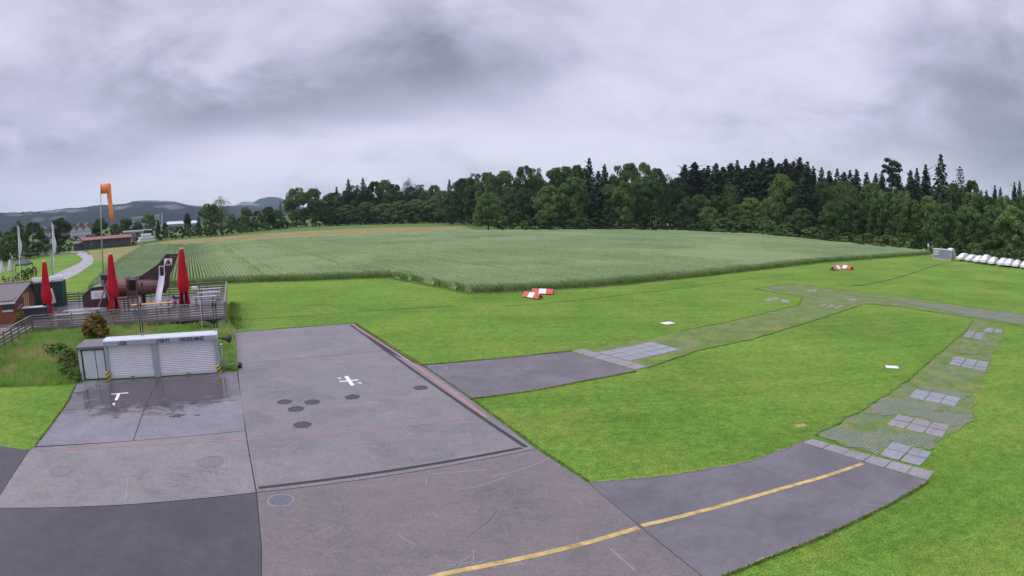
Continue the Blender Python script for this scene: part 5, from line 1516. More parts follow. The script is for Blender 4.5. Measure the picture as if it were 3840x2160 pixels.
def trunk_mesh(name, seed, h=0.75, r=0.022, limbs=7, low=0.25):
    rnd = random.Random(seed); mb = MB()
    pts = [(rnd.uniform(-.01, .01) * i, rnd.uniform(-.01, .01) * i, h * i / 6 - (0.01 if i == 0 else 0)) for i in range(7)]
    mb.tube(pts, [r * (1.35 if i == 0 else 1 - 0.8 * i / 6) for i in range(7)], 8)
    for i in range(limbs):
        z = low + (h - low) * (i + 0.5) / limbs; a = rnd.uniform(0, 6.28); L_ = 0.2 * (1 - z * 0.5)
        mb.tube([(0, 0, z), (L_ * .5 * math.cos(a), L_ * .5 * math.sin(a), z + L_ * .4), (L_ * math.cos(a), L_ * math.sin(a), z + L_ * .7)], [r * .5, r * .35, r * .12], 6)
    me = bpy.data.meshes.new(name); me.from_pydata(mb.v, [], mb.f); me.update(); me.materials.append(M['bark'])
    return me
def spruce(name, seed, n_wh=30, low=0.04, wide=0.15, dens=1.0, droop=0.5, leaf=0.020, ragged_=0.35):
    rs = np.random.RandomState(seed); Cs, Ns = [], []
    for i in range(n_wh):
        h = i / (n_wh - 1); z = low + (0.985 - low) * h ** 0.9
        L_ = 1.25 * wide * ((1 - h) ** 0.62) * (0.80 + 0.4 * rs.rand()) + 0.010
        nb = max(4, int(10 * (1 - 0.5 * h)))
        a0 = rs.uniform(0, 6.28)
        for b in range(nb):
            a = a0 + b * 6.283 / nb + rs.uniform(-.25, .25); Lb = L_ * (1 - ragged_ * rs.rand())
            m_ = max(4, int(Lb / 0.0055 * dens))
            s = rs.rand(m_) ** 0.7
            wv = rs.normal(0, 1, m_) * 0.22 * Lb * (0.3 + s * (1 - s) * 2)
            x = Lb * s; zz = z - droop * Lb * s ** 1.6 + rs.normal(0, 0.004, m_) - np.abs(wv) * 0.35
            Cs.append(np.stack([x * math.cos(a) - wv * math.sin(a), x * math.sin(a) + wv * math.cos(a), zz], 1))
            Ns.append(np.tile([0.5 * math.cos(a), 0.5 * math.sin(a), 0.9], (m_, 1)))
    Cs = np.concatenate(Cs); Ns = np.concatenate(Ns)
    Cs[:, 2] = np.clip(Cs[:, 2], 0.01, 1.0)
    V = cards(Cs, Ns, leaf * 1.5, rs)
    return fast_mesh(name, V.reshape(-1, 3), np.arange(4 * len(Cs)).reshape(-1, 4))
def pine(name, seed, n=3600):
    rs = np.random.RandomState(seed); cs, rr = [], []
    for i in range(24):
        h = rs.rand(); z = 0.60 + 0.37 * h; a = rs.uniform(0, 6.28)
        r = 0.135 * (math.sin(math.pi * (0.15 + 0.8 * h)) ** 0.6) * rs.uniform(0.2, 1.15)
        cs.append((r * math.cos(a), r * math.sin(a), z)); rr.append(rs.uniform(0.025, 0.055))
    cs = np.array(cs); rr = np.array(rr); k = rs.choice(24, n)
    d = rs.normal(0, 1, (n, 3)); d /= np.linalg.norm(d, axis=1)[:, None]
    P = cs[k] + d * (rr[k] * rs.rand(n) ** 0.4)[:, None] * np.array([1.3, 1.3, 0.7])
    V = cards(P, d + np.array([0, 0, .6]), 0.020, rs)
    return fast_mesh(name, V.reshape(-1, 3), np.arange(4 * n).reshape(n, 4))
TM = {}
for i in range(6): TM['D%d' % i] = deciduous('crown_leaves', 10 + i, 8200, [.36, .31, .40, .34, .28, .38][i], [.06, .09, .05, .10, .06, .05][i], [85, 72, 95, 80, 70, 100][i], .034, 0, [1.0, 1.12, 0.95, 1.05, 1.2, 0.9][i])
TM['B0'] = deciduous('bush_leaves', 31, 4200, .62, .02, 46, .060, 0, .72)
TM['B1'] = deciduous('bush_leaves', 32, 4200, .75, .02, 50, .060, 0, .66)
TM['B2'] = deciduous('shrub_leaves', 35, 16000, .60, .02, 120, .052, 0, .8)
TM['T0'] = deciduous('thin_leaves', 41, 2600, .24, .16, 46, .022, .8)
TM['S0'] = spruce('spruce_needles', 51); TM['S1'] = spruce('spruce_needles', 52, 34, .05, .125, 1.0, .7); TM['S2'] = spruce('spruce_needles', 53, 24, .42, .095, 1.1, .4, .018, .5)
TM['S3'] = spruce('spruce_needles', 54, 22, .50, .105, 1.0, .3, .020, .55); TM['S4'] = spruce('sparse_needles', 55, 26, .10, .15, .45, .25, .016, .3); TM['S5'] = spruce('spruce_needles', 56, 22, .06, .19, .8, .75, .022, .55)
TM['P0'] = pine('pine_needles', 61)
TRK = [trunk_mesh('trunk_wood', 70 + i) for i in range(2)]
TRK_TALL = trunk_mesh('trunk_wood', 73, 0.96, 0.011, 4, 0.5)
mt = trunk_mesh('trunk_wood', 75, 0.93, 0.013, 6, 0.62); mt.materials.clear(); mt.materials.append(M['bark_pine'])
for m_ in [TM[k] for k in TM]: m_.materials.append(None)
CROWN = {}
def crown_mesh(k, mat):
    key = (k, mat)
    if key not in CROWN:
        me = TM[k].copy(); me.materials.clear(); me.materials.append(M[mat]); CROWN[key] = me
    return CROWN[key]
treernd = random.Random(77)
def tree(px, ytop, dist, wpx, kind, mat, label, name='broadleaf_tree', cat='tree', group=None, base_z=0.0):
    d = AT(px, ytop, dist)
    h = max(1.0, d.z - base_z)
    w = wpx / 2271 * dist
    nat = {'D0': .80, 'D1': .72, 'D2': .88, 'D3': .78, 'D4': .66, 'D5': .84, 'B0': 1.4, 'B1': 1.65, 'B2': 1.3, 'T0': .56, 'S0': .27, 'S1': .23, 'S2': .18, 'S3': .19, 'S4': .28, 'S5': .34, 'P0': .34}[kind]
    s = w / (nat * h)
    s = min(max(s, 0.55), 2.2)
    t = thing(name, label, cat, (d.x, d.y, base_z), treernd.uniform(0, 6.28), group)
    t.scale = (h * s, h * s, h)
    link('crown', crown_mesh(kind, mat), t)
    tr = mt if kind == 'P0' else (TRK_TALL if kind[0] == 'S' else treernd.choice(TRK))
    if kind[0] != 'B': link('trunk', tr, t)
    return t
# -- row of labelled trees: (x, y of the top, distance, width, kind, material, label or None)
G1 = 'broadleaf trees massed at the far end of the crop behind the middle of the crop'
L1 = 'dark broadleaf tree packed in the wood straight behind the middle of the crop'
rows_ = [
 (1830, 722, 236, 112, 'D0', 'lf_mid', 'rounded green tree standing forward where the tan strip meets the crop'),
 (1738, 668, 330, 90, 'D1', 'lf_dark', None), (1690, 715, 345, 90, 'D2', 'lf_dark', None), (1780, 650, 320, 100, 'D3', 'lf_dark', None),
 (1910, 700, 262, 95, 'D3', 'lf_dark', None), (1970, 705, 256, 110, 'D0', 'lf_dark', None), (2060, 695, 248, 130, 'D2', 'lf_mid', None),
 (2150, 664, 250, 130, 'D5', 'lf_mid', 'lighter green broad tree left of the tall dark spruce in mid wood'),
 (2344, 677, 238, 84, 'D4', 'lf_light', 'bright green oval maple right of the tall dark spruce in mid wood'),
 (2448, 678, 244, 130, 'D5', 'lf_mid', 'broad drooping tree at the right end of the mid wood'), (2400, 690, 252, 80, 'D1', 'lf_dark', None), (2290, 690, 254, 90, 'D1', 'lf_dark', None),
 (1830, 646, 300, 110, 'D0', 'lf_dark', None), (1890, 640, 305, 100, 'D1', 'lf_dark', None), (1966, 621, 300, 100, 'D2', 'lf_dark', None), (2015, 630, 305, 90, 'D3', 'lf_dark', None),
 (2083, 626, 295, 100, 'D4', 'lf_dark', None), (2122, 623, 300, 90, 'D1', 'lf_mid', None), (2168, 619, 292, 110, 'D0', 'lf_mid', None),
 (2317, 622, 296, 90, 'D3', 'lf_dark', None), (2362, 612, 292, 100, 'D5', 'lf_mid', None), (2416, 610, 290, 110, 'D2', 'lf_mid', None), (2465, 630, 296, 90, 'D0', 'lf_dark', None), (2512, 646, 292, 84, 'T0', 'lf_dark', None), (2545, 665, 296, 80, 'D1', 'lf_dark', None)]
for q in rows_:
    tree(*q[:6], q[6] or L1, group=None if q[6] else G1)
tree(2209, 592, 268, 100, 'S5', 'lf_conif', 'tallest dark spruce rising above the mid wood behind the crop', 'spruce_tree')
tree(2244, 640, 256, 120, 'S5', 'lf_conif', 'wide dark spruce right below the tallest spruce of the mid wood', 'spruce_tree')
tree(2267, 614, 292, 60, 'S1', 'lf_conif', 'slim dark spruce just right of the tallest spruce of the mid wood', 'spruce_tree')
GB = 'low bushes along the foot of the forest'
for (x, yt, ds, w, mt_) in [(1900, 808, 236, 70, 'lf_mid'), (1945, 790, 238, 100, 'lf_mid'), (1965, 826, 232, 50, 'lf_light'), (2010, 815, 240, 90, 'lf_dark'), (2080, 812, 240, 110, 'lf_dark'), (2160, 812, 240, 110, 'lf_dark'), (2240, 815, 240, 100, 'lf_dark'), (2310, 815, 240, 90, 'lf_dark'), (2380, 812, 240, 100, 'lf_dark'), (2450, 805, 240, 100, 'lf_dark'), (2520, 800, 240, 90, 'lf_mid'), (2570, 820, 238, 80, 'lf_mid'),
                            (2600, 838, 234, 70, 'lf_light'), (2640, 825, 234, 90, 'lf_mid'), (2720, 815, 230, 110, 'lf_mid'), (2800, 820, 226, 120, 'lf_mid'), (2880, 825, 220, 120, 'lf_mid'), (2960, 835, 212, 120, 'lf_mid'), (3040, 850, 206, 110, 'lf_mid'), (3110, 868, 200, 100, 'lf_mid'), (3180, 870, 194, 110, 'lf_mid'), (3250, 872, 190, 110, 'lf_mid'), (3330, 880, 186, 120, 'lf_mid'), (3400, 888, 182, 110, 'lf_mid'), (3455, 905, 180, 80, 'lf_mid')]:
    tree(x, yt, ds, w, 'B%d' % (x % 2), mt_, 'low green bush at the foot of the forest behind the crop', 'forest_bush', 'bush', GB)
for (x, yt, ds, w, mt_) in [(3530, 890, 172, 110, 'lf_mid'), (3600, 905, 170, 110, 'lf_mid'), (3660, 910, 168, 110, 'lf_light'), (3720, 935, 165, 90, 'lf_dark'), (3780, 925, 160, 110, 'lf_mid'), (3850, 925, 156, 120, 'lf_mid'), (3920, 930, 150, 120, 'lf_mid')]:
    tree(x, yt, ds, w, 'B%d' % (x % 2), mt_, 'dark green bush directly behind the row of white trailers', 'forest_bush', 'bush', 'bushes behind the trailers')
# right hand forest: front belt of broadleaf trees
G2 = 'broadleaf trees in the front belt of the right hand forest'
L2 = 'mid green broadleaf tree in the dense front belt of the right hand forest'
for q in [(2575, 738, 262, 90, 'D2', 'lf_dark', None), (2625, 728, 264, 100, 'D0', 'lf_mid', None), (2685, 735, 258, 110, 'D5', 'lf_mid', None), (2660, 775, 238, 90, 'D2', 'lf_mid', None),
          (2738, 672, 262, 70, 'T0', 'lf_light', 'pale pointed young tree in front of the bare spruce trunks'), (2817, 742, 236, 124, 'D5', 'lf_light', 'wide yellowish green tree low in front of the bare spruce trunks'),
          (2760, 765, 236, 90, 'D2', 'lf_mid', None), (2880, 745, 232, 100, 'D0', 'lf_mid', None), (2935, 652, 244, 126, 'D0', 'lf_light', 'large rounded light green tree at the left shoulder of the right hand belt'), (3085, 680, 236, 104, 'D5', 'lf_mid', None),
          (3010, 665, 246, 100, 'D3', 'lf_mid', None), (3010, 780, 216, 110, 'D2', 'lf_dark', None), (3140, 668, 238, 84, 'T0', 'lf_light', 'thin wispy birch right of the dark brown spruce'), (3185, 672, 240, 80, 'T0', 'lf_light', 'second thin wispy birch right of the dark brown spruce'), (3190, 745, 214, 120, 'D0', 'lf_mid', None), (3115, 760, 214, 110, 'D2', 'lf_mid', None),
          (3270, 682, 234, 110, 'D4', 'lf_light', None), (3300, 745, 206, 120, 'D5', 'lf_mid', None), (3240, 720, 222, 110, 'D3', 'lf_mid', None), (3335, 720, 222, 110, 'D1', 'lf_mid', None), (3395, 715, 222, 100, 'D3', 'lf_light', None), (3420, 748, 200, 120, 'D0', 'lf_light', 'yellowish green tree left of and behind the grey cabin'),
          (3480, 735, 200, 110, 'D5', 'lf_mid', None), (3540, 760, 184, 120, 'D2', 'lf_mid', None), (3570, 706, 206, 130, 'D0', 'lf_dark', None), (3640, 720, 200, 120, 'D3', 'lf_dark', None), (3630, 775, 176, 120, 'D5', 'lf_mid', None), (3700, 735, 196, 110, 'D1', 'lf_mid', None),
          (3715, 770, 174, 130, 'D0', 'lf_mid', None), (3765, 732, 190, 120, 'D2', 'lf_mid', None), (3800, 770, 168, 120, 'D4', 'lf_light', None), (3835, 735, 188, 120, 'D5', 'lf_mid', None), (3890, 720, 180, 130, 'D0', 'lf_mid', None), (3950, 735, 175, 130, 'D3', 'lf_mid', None), (3900, 800, 160, 130, 'D2', 'lf_mid', None)]:
    tree(*q[:6], q[6] or L2, group=None if q[6] else G2)
tree(3023, 648, 230, 120, 'S5', 'lf_conif', 'dark brownish spruce in the front belt left of the wispy birches', 'spruce_tree')
# tall spruces behind
G3 = 'tall spruces with bare lower trunks left of the right hand belt'
L3 = 'tall dark spruce with bare lower trunk in the close stand behind the belt'
G4 = 'spruce tops rising behind the right hand belt'
L4 = 'dark spruce top showing just above the right hand front belt'
rs_ = random.Random(5)
for x, yt in [(2569, 616), (2605, 608), (2628, 640), (2655, 620), (2685, 612), (2712, 625), (2740, 612), (2765, 600), (2795, 620), (2822, 602), (2845, 612), (2862, 594), (2889, 592), (2922, 612), (2947, 595), (2975, 604), (3000, 589), (3028, 606), (2585, 650), (2640, 630), (2700, 640), (2780, 632), (2808, 628), (2840, 630), (2875, 622), (2905, 625), (2960, 622)]:
    ds = 284 + rs_.uniform(-6, 30) + (14 if yt > 618 else 0)
    tree(x, yt, ds, rs_.uniform(66, 90), rs_.choice(['S2', 'S3', 'S3', 'S1']), 'lf_conif', L3, 'spruce_tree', group=G3)
for x, yt in [(3050, 622), (3081, 627), (3110, 640), (3139, 632), (3165, 645), (3187, 638), (3211, 634), (3250, 645), (3284, 650), (3308, 642), (3370, 650), (3414, 638), (3438, 630), (3471, 616)]:
    tree(x, yt, 276 + rs_.uniform(-8, 24), rs_.uniform(60, 84), rs_.choice(['S1', 'S0', 'S2']), 'lf_conif', L4, 'spruce_tree', group=G4)
tree(3341, 588, 250, 92, 'P0', 'lf_conif', 'tall pine with orange bare trunk and tufted top above the right belt', 'pine_tree')
tree(3527, 577, 232, 130, 'S5', 'lf_conif', 'tallest ragged spruce at the right above the grey cabin', 'spruce_tree')
tree(3599, 622, 240, 96, 'S4', 'lf_grey', 'sparse half bare spruce right of the tallest ragged one', 'spruce_tree')
tree(3645, 676, 226, 80, 'D0', 'lf_dark', 'dark round broadleaf crown right of the half bare spruce')
for x, yt in [(3680, 712), (3700, 712), (3731, 694), (3752, 702), (3804, 683), (3823, 677), (3845, 690), (3880, 670)]:
    tree(x, yt, 330, 46, rs_.choice(['S0', 'S1']), 'lf_conif', 'small blue grey spruce far off at the right edge of the forest', 'spruce_tree', group='far spruces at the right edge')
# left wood behind the tan strip
G5 = 'broadleaf trees of the low left wood behind the tan strip'
L5 = 'dark broadleaf tree in the low left wood behind the tan strip'
for q in [(1235, 775, 392, 90, 'D2', 'lf_dark'), (1300, 768, 392, 100, 'D0', 'lf_mid'), (1372, 758, 392, 100, 'D5', 'lf_mid'), (1440, 762, 390, 110, 'D2', 'lf_mid'), (1500, 752, 388, 100, 'D0', 'lf_mid'), (1562, 748, 388, 110, 'D5', 'lf_mid'), (1625, 742, 385, 110, 'D2', 'lf_mid'), (1685, 738, 380, 100, 'D0', 'lf_mid'), (1735, 725, 372, 90, 'D3', 'lf_mid'),
          (1215, 745, 420, 80, 'D3', 'lf_dark'), (1250, 722, 425, 90, 'D1', 'lf_dark'), (1335, 694, 428, 80, 'D3', 'lf_dark'), (1405, 680, 430, 90, 'D0', 'lf_dark'), (1442, 674, 430, 80, 'D1', 'lf_dark'), (1480, 690, 428, 80, 'D2', 'lf_dark'), (1580, 692, 428, 80, 'D3', 'lf_dark'), (1628, 694, 428, 80, 'D0', 'lf_dark'), (1540, 700, 430, 90, 'D2', 'lf_dark'), (1740, 690, 400, 90, 'D2', 'lf_dark'), (1660, 715, 410, 90, 'D5', 'lf_dark'), (1772, 670, 380, 80, 'D1', 'lf_dark'), (1300, 712, 432, 80, 'D2', 'lf_dark'), (1370, 700, 432, 80, 'D3', 'lf_dark')]:
    tree(*q, L5, group=G5)
tree(1108, 703, 388, 92, 'D4', 'lf_dark', 'left one of two tall dark trees that start the wood left of centre')
tree(1172, 706, 386, 88, 'D1', 'lf_dark', 'right one of two tall dark trees that start the wood left of centre')
for x, yt, w, lb in [(1262, 699, 50, 'pointed spruce at the left end of the low left wood'), (1306, 669, 56, 'taller of two pointed spruces in the left part of the low left wood'), (1361, 665, 60, 'dark spruce with a blunt top left of centre in the low left wood'), (1685, 672, 56, 'dark narrow spruce at the right end of the low left wood')]:
    tree(x, yt, 424, w, 'S5', 'lf_conif', lb, 'spruce_tree')
tree(1534, 662, 424, 62, 'T0', 'lf_grey', 'pale thin topped tree in the middle of the low left wood')
tree(830, 731, 288, 82, 'T0', 'lf_dark', 'tall airy tree with an open crown right of its darker neighbour')
tree(787, 762, 286, 84, 'D4', 'lf_dark', 'tall dense dark tree standing alone left of the airy one')
tree(921, 776, 330, 56, 'D1', 'lf_dark', 'narrow dark tree between the airy tree and the thin conifer')
tree(1052, 753, 360, 30, 'S4', 'lf_conif', 'thin sparse conifer left of the two tall dark trees', 'conifer_tree')
tree(702, 798, 330, 32, 'D4', 'lf_conif', 'small narrow dark conifer in front of the low white hall', 'conifer_tree')
tree(224, 815, 236, 84, 'D4', 'lf_dark', 'tall dark conical tree left of the saw tooth factory')
tree(123, 833, 230, 110, 'D2', 'lf_mid', 'broad dark tree behind the left flagpole')
tree(66, 828, 244, 70, 'D3', 'lf_dark', 'dark tree left of the left flagpole')
tree(28, 866, 214, 80, 'D5', 'lf_mid', 'lower green tree at the far left edge')
tree(-30, 850, 220, 100, 'D0', 'lf_dark', 'green tree at the far left beyond the lower one')
tree(373, 818, 300, 66, 'D4', 'lf_dark', 'dark tree directly behind the windsock mast')
tree(558, 801, 420, 56, 'D4', 'lf_mid', 'lighter green tree in front of the large pale building')
for q in [(432, 838, 380, 46, 'D0', 'lf_mid'), (470, 818, 420, 60, 'D1', 'lf_dark'), (516, 830, 410, 46, 'D3', 'lf_dark'), (593, 824, 430, 20, 'S1', 'lf_conif'), (618, 836, 420, 26, 'D4', 'lf_conif'), (744, 812, 330, 34, 'S5', 'lf_conif'), (868, 800, 345, 44, 'D3', 'lf_dark'), (965, 790, 352, 60, 'D0', 'lf_dark'), (1008, 775, 356, 60, 'D1', 'lf_mid'), (1040, 785, 358, 70, 'D2', 'lf_dark'), (905, 815, 335, 60, 'D2', 'lf_dark')]:
    tree(*q, 'small dark tree in the broken line between the town and the left wood', group='small trees between town and left wood')
for i, x in enumerate(list(range(520, 1090, 30))):
    base = {0: 886}.get(x, None)
    f_ = (x - 520) / 570
    ds = 270 + 60 * f_ if x < 800 else 290 + 75 * (x - 800) / 290
    yt = 868 - 40 * f_ + rs_.uniform(-10, 8)
    tree(x, yt, ds, rs_.uniform(50, 76), 'B%d' % (i % 2), rs_.choice(['lf_dark', 'lf_mid']), 'dark bush in the hedge line beyond the green meadow strip', 'hedge_bush', 'bush', 'bushes in the hedge line on the left')
for x, yt, w in [(1110, 800, 80), (1160, 800, 80), (1215, 802, 80), (1270, 805, 80), (1330, 800, 80), (1390, 805, 80), (1450, 802, 80), (1510, 800, 80), (1570, 800, 80), (1630, 798, 80), (1690, 795, 80), (1750, 800, 80), (1790, 800, 90)]:
    tree(x, yt, 384 if x < 1700 else 350, w, 'B%d' % (x // 10 % 2), 'lf_dark', 'dark undergrowth bush at the foot of the low left wood', 'forest_bush', 'bush', 'undergrowth of the low left wood')
for x, yt, ds, w in [(-20, 905, 200, 90), (30, 912, 205, 80), (80, 905, 210, 90), (140, 905, 215, 90), (190, 915, 222, 70), (240, 910, 226, 60), (280, 885, 300, 60), (330, 880, 300, 60), (380, 880, 300, 70), (430, 878, 320, 60), (475, 872, 330, 60)]:
    tree(x, yt, ds, w, 'B%d' % (int(x / 10) % 2), 'lf_dark', 'dark bush under the trees on the far side of the gravel road', 'hedge_bush', 'bush', 'bushes under the left trees')
# dense dark interior of the woods far behind the front rows
G6 = 'forest filling in behind the front trees'
for (x0, x1, yt, ds) in [(1230, 1790, 735, 450), (1800, 2560, 690, 320), (2560, 3060, 690, 330), (3060, 3640, 690, 300), (3640, 4000, 735, 260)]:
    n_ = int((x1 - x0) / 42)
    for i in range(n_):
        x = x0 + (x1 - x0) * (i + 0.5) / n_
        tree(x, yt + rs_.uniform(-12, 18), ds + rs_.uniform(-8, 12), rs_.uniform(70, 95), rs_.choice(['D0', 'D1', 'D2', 'D3', 'D5']), 'lf_dark', 'dark inner forest tree mostly hidden behind the front trees', group=G6)
# ---------------------------------------------------------------- shrubs near the shed, hut and garden
def shrub(px, py, z, w, h, mat, label, kind='B0', name='shrub', group=None):
    p = G(px, py, z)
    t = thing(name, label, 'shrub', p, treernd.uniform(0, 6), group)
    nat = 1.3
    if name == 'shrub': kind = 'B2'
    t.scale = (w / nat, w / nat, h)
    link('foliage', crown_mesh(kind, mat), t)
    return t
shrub(364, 1264, 0.85, 2.35, 1.60, 'lf_gold', 'round orange brown shrub on the bank behind the double doors')
shrub(78, 1222, ZD - 0.1, 1.5, 1.15, 'lf_gold', 'golden leaved shrub between the hut and the bar counter')
M['lf_fresh'] = leaf_mat('fresh_green_shrub', (0.085, 0.165, 0.034), (0.155, 0.285, 0.060), (0.250, 0.390, 0.100), 0.6, 0.1, ((0.24, 0.17, 0.06), 0.7), 5.0)
shrub(262, 1378, 0.2, 1.6, 1.2, 'lf_fresh', 'green and rusty shrub against the left corner of the shed', 'B1')
shrub(285, 1432, 0.0, 0.9, 0.75, 'lf_fresh', 'low bright green shrub at the foot of the steps by the shed', 'B0')
shrub(215, 1335, 0.35, 2.1, 0.85, 'lf_fresh', 'wide green shrub above the timber steps on the bank', 'B1')
shrub(165, 1322, 0.35, 1.6, 0.6, 'lf_fresh', 'low spreading green shrub at the left end of the bank shrubs')
shrub(246, 1408, 0.1, 1.1, 0.8, 'lf_fresh', 'small green shrub between the timber steps and the shed corner')
shrub(760, 1235, 0.45, 1.3, 0.6, 'lf_fresh', 'bluish green weed clump on the bank by the thin grey pole', 'B1')
M['box'] = leaf_mat('clipped_box', (0.030, 0.048, 0.012), (0.055, 0.080, 0.020), (0.085, 0.110, 0.032), 1.5, 0.3, None, 6)
gp = [(88, 1040, 34, 26), (108, 1030, 36, 24), (128, 1023, 30, 22), (100, 1050, 26, 22), (72, 1052, 26, 26)]
for i, (x, y, w, h) in enumerate(gp):
    pp2 = G(x, y); k = math.hypot(pp2.x, pp2.y) / 2271
    shrub(x, y, 0, w * k, h * k, 'box', ['clipped round shrub in the middle of the garden hedge row', 'second clipped shrub from the right in the garden hedge row', 'rightmost clipped round shrub of the garden hedge row', 'small front shrub below the garden hedge row', 'small shrub at the left end of the garden hedge row'][i], 'B0', 'clipped_shrub')
M['terra'] = plain('terracotta', (0.38, 0.17, 0.11), 0.8, 0.2, 5)
M['pot_leaf'] = leaf_mat('pot_plants', (0.06, 0.05, 0.03), (0.13, 0.12, 0.07), (0.30, 0.20, 0.17), 2.0, 0.5, None, 8)
for i, (x, y) in enumerate([(104, 1047), (116, 1042), (124, 1036), (90, 1052), (136, 1034), (20, 1062), (33, 1056), (48, 1063), (58, 1050), (12, 1050)]):
    pp2 = G(x, y); k = math.hypot(pp2.x, pp2.y) / 2271
    t = thing('flower_pot', 'terracotta flower pot with a small plant in the garden left of the kiosk', 'flower pot', pp2, 0, 'flower pots in the garden')
    MB().lathe([(3.2 * k, 0), (4.6 * k, 6 * k), (5.0 * k, 6.2 * k), (5.0 * k, 7 * k), (4 * k, 7 * k)], 14).build('pot', M['terra'], t, True)
    f = link('plant', crown_mesh('B0', 'pot_leaf'), t); f.location = (0, 0, 6.5 * k); f.scale = (8 * k, 8 * k, 9 * k)
for i, (x, y) in enumerate([(28, 1070), (64, 1064), (16, 1056), (50, 1054)]):
    pp2 = G(x, y)
    t = thing('garden_table', 'small brown garden table with two chairs among the flower pots', 'table', pp2, i * 1.1, 'garden tables at the left edge')
    MB().lathe([(0.55, 0.70), (0.55, 0.74), (0.02, 0.745)], 16).build('top', M['wood_br'], t)
    MB().tube([(0, 0, 0), (0, 0, 0.70)], 0.05, 8).build('leg', M['iron'], t)
# timber steps up the bank
M['step'] = plain('mossy_sleeper', (0.115, 0.100, 0.085), 0.8, 0.3, 4)
for i in range(7):
    p = G(*[(250, 1434), (236, 1424), (226, 1414), (218, 1404), (208, 1394), (200, 1380), (184, 1368)][i], 0.03 + 0.065 * i)
    t = thing('timber_step', 'grey sleeper of the overgrown steps left of the shed', 'step', p, SA + R(12), 'timber steps on the bank')
    MB().box(-0.55, 0.45, -0.07, 0.07, -0.02, 0.10).build('sleeper', M['step'], t, bevel=0.01)
    MB().box(-0.50, -0.44, -0.12, -0.072, -0.15, 0.08).build('peg', M['wood_dk'], t); MB().box(0.34, 0.40, -0.12, -0.072, -0.15, 0.08).build('peg', M['wood_dk'], t)
# ---------------------------------------------------------------- barn, bales, tractor, town
M['barnwood'] = plain('grey_barn_boards', (0.095, 0.085, 0.090), 0.8, 0.4, 1.0, 0, 0, (3, 3, 0.15))
M['redroof'] = plain('red_tin_roof', (0.27, 0.10, 0.095), 0.6, 0.2, 1)
M['darkint'] = plain('dark_opening', (0.015, 0.014, 0.016), 0.9)
a, b = G(312, 937), G(492, 921)
dv = Vector((b - a)[:2]); ang = math.atan2(dv.y, dv.x); Lb = dv.length
barn = thing('timber_barn', 'long grey timber barn with a low red roof beyond the gravel road', 'barn', a, ang)
hb = AT(400, 896, math.hypot(*(a.lerp(b, .5))[:2])).z
hl = AT(312, 903, math.hypot(*a[:2])).z; hr_ = AT(492, 889, math.hypot(*b[:2])).z
MB().add([(0, 0, 0), (Lb, 0, 0), (Lb, 0, hr_), (0, 0, hl), (0, 9, 0), (Lb, 9, 0), (Lb, 9, hr_ + 0.4), (0, 9, hl + 0.4)], [(0, 1, 2, 3), (5, 4, 7, 6), (1, 5, 6, 2), (4, 0, 3, 7), (3, 2, 6, 7), (0, 4, 5, 1)]).build('wall', M['barnwood'], barn)
MB().add([(-0.6, -0.9, hl - 0.05), (Lb + 0.6, -0.9, hr_ - 0.05), (Lb + 0.6, 4.5, hr_ + 0.9), (-0.6, 4.5, hl + 0.9), (-0.6, 9.8, hl), (Lb + 0.6, 9.8, hr_), (-0.6, -0.9, hl + 0.15), (Lb + 0.6, -0.9, hr_ + 0.15), (Lb + 0.6, 4.5, hr_ + 1.1), (-0.6, 4.5, hl + 1.1), (-0.6, 9.8, hl + 0.2), (Lb + 0.6, 9.8, hr_ + 0.2)],
         [(0, 3, 2, 1), (3, 4, 5, 2), (6, 7, 8, 9), (9, 8, 11, 10), (0, 1, 7, 6), (4, 10, 11, 5), (1, 2, 8, 7), (2, 5, 11, 8), (0, 6, 9, 3), (3, 9, 10, 4)]).build('roof', M['redroof'], barn)
mb = MB()
rb = random.Random(3)
for i in range(46):
    x = Lb * i / 46; mb.box(x + 0.02, x + Lb / 46 * rb.uniform(.5, .9), -0.05, -0.005, 0.1, hl * 0.93 + (hr_ - hl) * i / 46 - 0.3)
mb.build('plank_cladding', M['barnwood'], barn)
MB().box(Lb * 0.16, Lb * 0.175, -0.10, -0.055, 1.2, 3.0).build('pale_board', M['ring'], barn)
an = thing('barn_lean_to', 'low grey lean to shed at the left end of the barn', 'shed', G(278, 940), ang)
MB().add([(0, 0, 0), (4.5, 0, 0), (4.5, 0, 2.6), (0, 0, 2.2), (0, 4, 0), (4.5, 4, 0), (4.5, 4, 3.2), (0, 4, 2.8)], [(0, 1, 2, 3), (5, 4, 7, 6), (1, 5, 6, 2), (4, 0, 3, 7), (3, 2, 6, 7)]).build('wall', M['barnwood'], an)
MB().add([(-0.3, -0.4, 2.18), (4.6, -0.4, 2.62), (4.6, 4.2, 3.4), (-0.3, 4.2, 2.95), (-0.3, -0.4, 2.35), (4.6, -0.4, 2.8), (4.6, 4.2, 3.55), (-0.3, 4.2, 3.1)], [(0, 3, 2, 1), (4, 5, 6, 7), (0, 1, 5, 4), (1, 2, 6, 5), (2, 3, 7, 6), (3, 0, 4, 7)]).build('roof', M['flatroof'], an)
MB().box(3.0, 3.9, -0.03, -0.005, 1.2, 1.8).build('window', M['darkint'], an)
